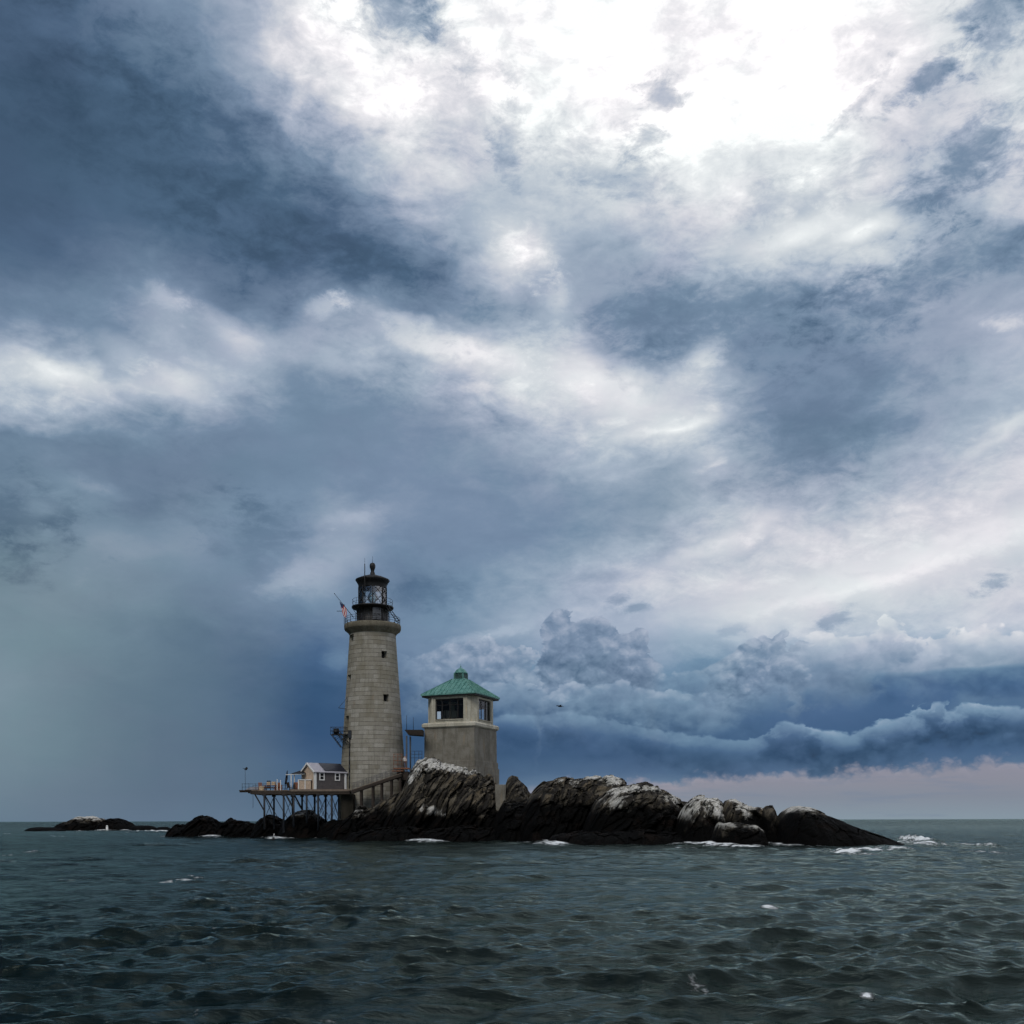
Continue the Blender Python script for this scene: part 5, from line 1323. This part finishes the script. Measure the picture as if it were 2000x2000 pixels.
fa = me.attributes.new('foam', 'FLOAT', 'POINT'); fa.data.foreach_set('value', np.append(foam.ravel(), 0).astype(np.float32))
def sea_material():
    m = bpy.data.materials.new('sea_water'); m.use_nodes = True
    N = NT(m.node_tree); b = N.n['Principled BSDF']
    geo = N.new('ShaderNodeNewGeometry'); pos = geo.outputs['Position']
    dist = N.vm('LENGTH', N.vm('SUBTRACT', pos, (0, 0, CAMH)))
    at = N.new('ShaderNodeAttribute'); at.attribute_name = 'foam'
    a1 = N.noise(N.mapping(pos, rot=(0, 0, math.radians(-12)), scale=(0.5, 1.2, 1)), 2.6, 6, 0.62, 0.5).outputs[0]
    a2 = N.noise(N.mapping(pos, rot=(0, 0, math.radians(16)), scale=(0.55, 1.3, 1)), 0.55, 5, 0.6, 0.4).outputs[0]
    a3 = N.noise(N.mapping(pos, rot=(0, 0, math.radians(5)), scale=(0.4, 1.0, 1)), 0.075, 6, 0.6, 0.2).outputs[0]
    n_f = N.noise(N.mapping(pos, scale=(0.8, 0.8, 0.8)), 1.9, 7, 0.72, 0.3).outputs[0]
    n_g = N.noise(pos, 6.0, 5, 0.7, 0.2).outputs[0]
    brk = N.noise(N.mapping(pos, rot=(0, 0, math.radians(20)), scale=(0.7, 1.2, 1)), 1.1, 4, 0.6, 0.8).outputs[0]
    atb = N.m('MULTIPLY', at.outputs['Fac'], N.rng(brk, 0.36, 0.60, 0.5, 1.35))
    f = N.m('ADD', N.m('MULTIPLY', atb, 0.80), N.m('MULTIPLY', N.m('SUBTRACT', n_f, 0.5), 2.0))
    f = N.m('ADD', f, N.m('MULTIPLY', N.m('SUBTRACT', n_g, 0.5), 1.3))
    fm = N.m('MULTIPLY', N.rng(f, 0.64, 1.05), N.rng(at.outputs['Fac'], 0.05, 0.35))
    water = N.mix(N.rng(a3, 0.4, 0.62), (0.0010, 0.0038, 0.0034), (0.0024, 0.0058, 0.0052))
    c = N.mix(fm, water, (0.78, 0.82, 0.84))
    rg = N.rng(dist, 15, 400, 0.09, 0.24)
    h = N.m('ADD', N.m('MULTIPLY', a1, 0.10), N.m('MULTIPLY', a2, N.rng(dist, 15, 120, 0.25, 0.75)))
    h = N.m('ADD', h, N.m('MULTIPLY', N.m('MULTIPLY', a3, N.rng(dist, 120, 700, 0.0, 7.0)), 1.0))
    h = N.m('ADD', h, N.m('MULTIPLY', N.m('MULTIPLY', n_f, fm), 0.3))
    bp = N.new('ShaderNodeBump'); bp.inputs['Strength'].default_value = 1.0; bp.inputs['Distance'].default_value = 0.55
    N.put(bp.inputs['Height'], h)
    N.n.remove(b); out = N.n['Material Output']
    df = N.new('ShaderNodeBsdfDiffuse'); N.put(df.inputs[0], c); N.put(df.inputs['Normal'], bp.outputs[0])
    gl = N.new('ShaderNodeBsdfGlossy'); gl.inputs[0].default_value = (0.50, 0.62, 0.585, 1); N.put(gl.inputs['Roughness'], rg); N.put(gl.inputs['Normal'], bp.outputs[0])
    fr = N.new('ShaderNodeFresnel'); fr.inputs[0].default_value = 1.333; N.put(fr.inputs['Normal'], bp.outputs[0])
    ms = N.new('ShaderNodeMixShader'); N.put(ms.inputs[0], N.m('MULTIPLY', fr.outputs[0], N.m('SUBTRACT', 1.0, fm)))
    N.l.new(df.outputs[0], ms.inputs[1]); N.l.new(gl.outputs[0], ms.inputs[2]); N.l.new(ms.outputs[0], out.inputs[0])
    return m
me.materials.append(sea_material())
so = bpy.data.objects.new('sea_water', me); COL.objects.link(so); set_props(so, kind='structure')
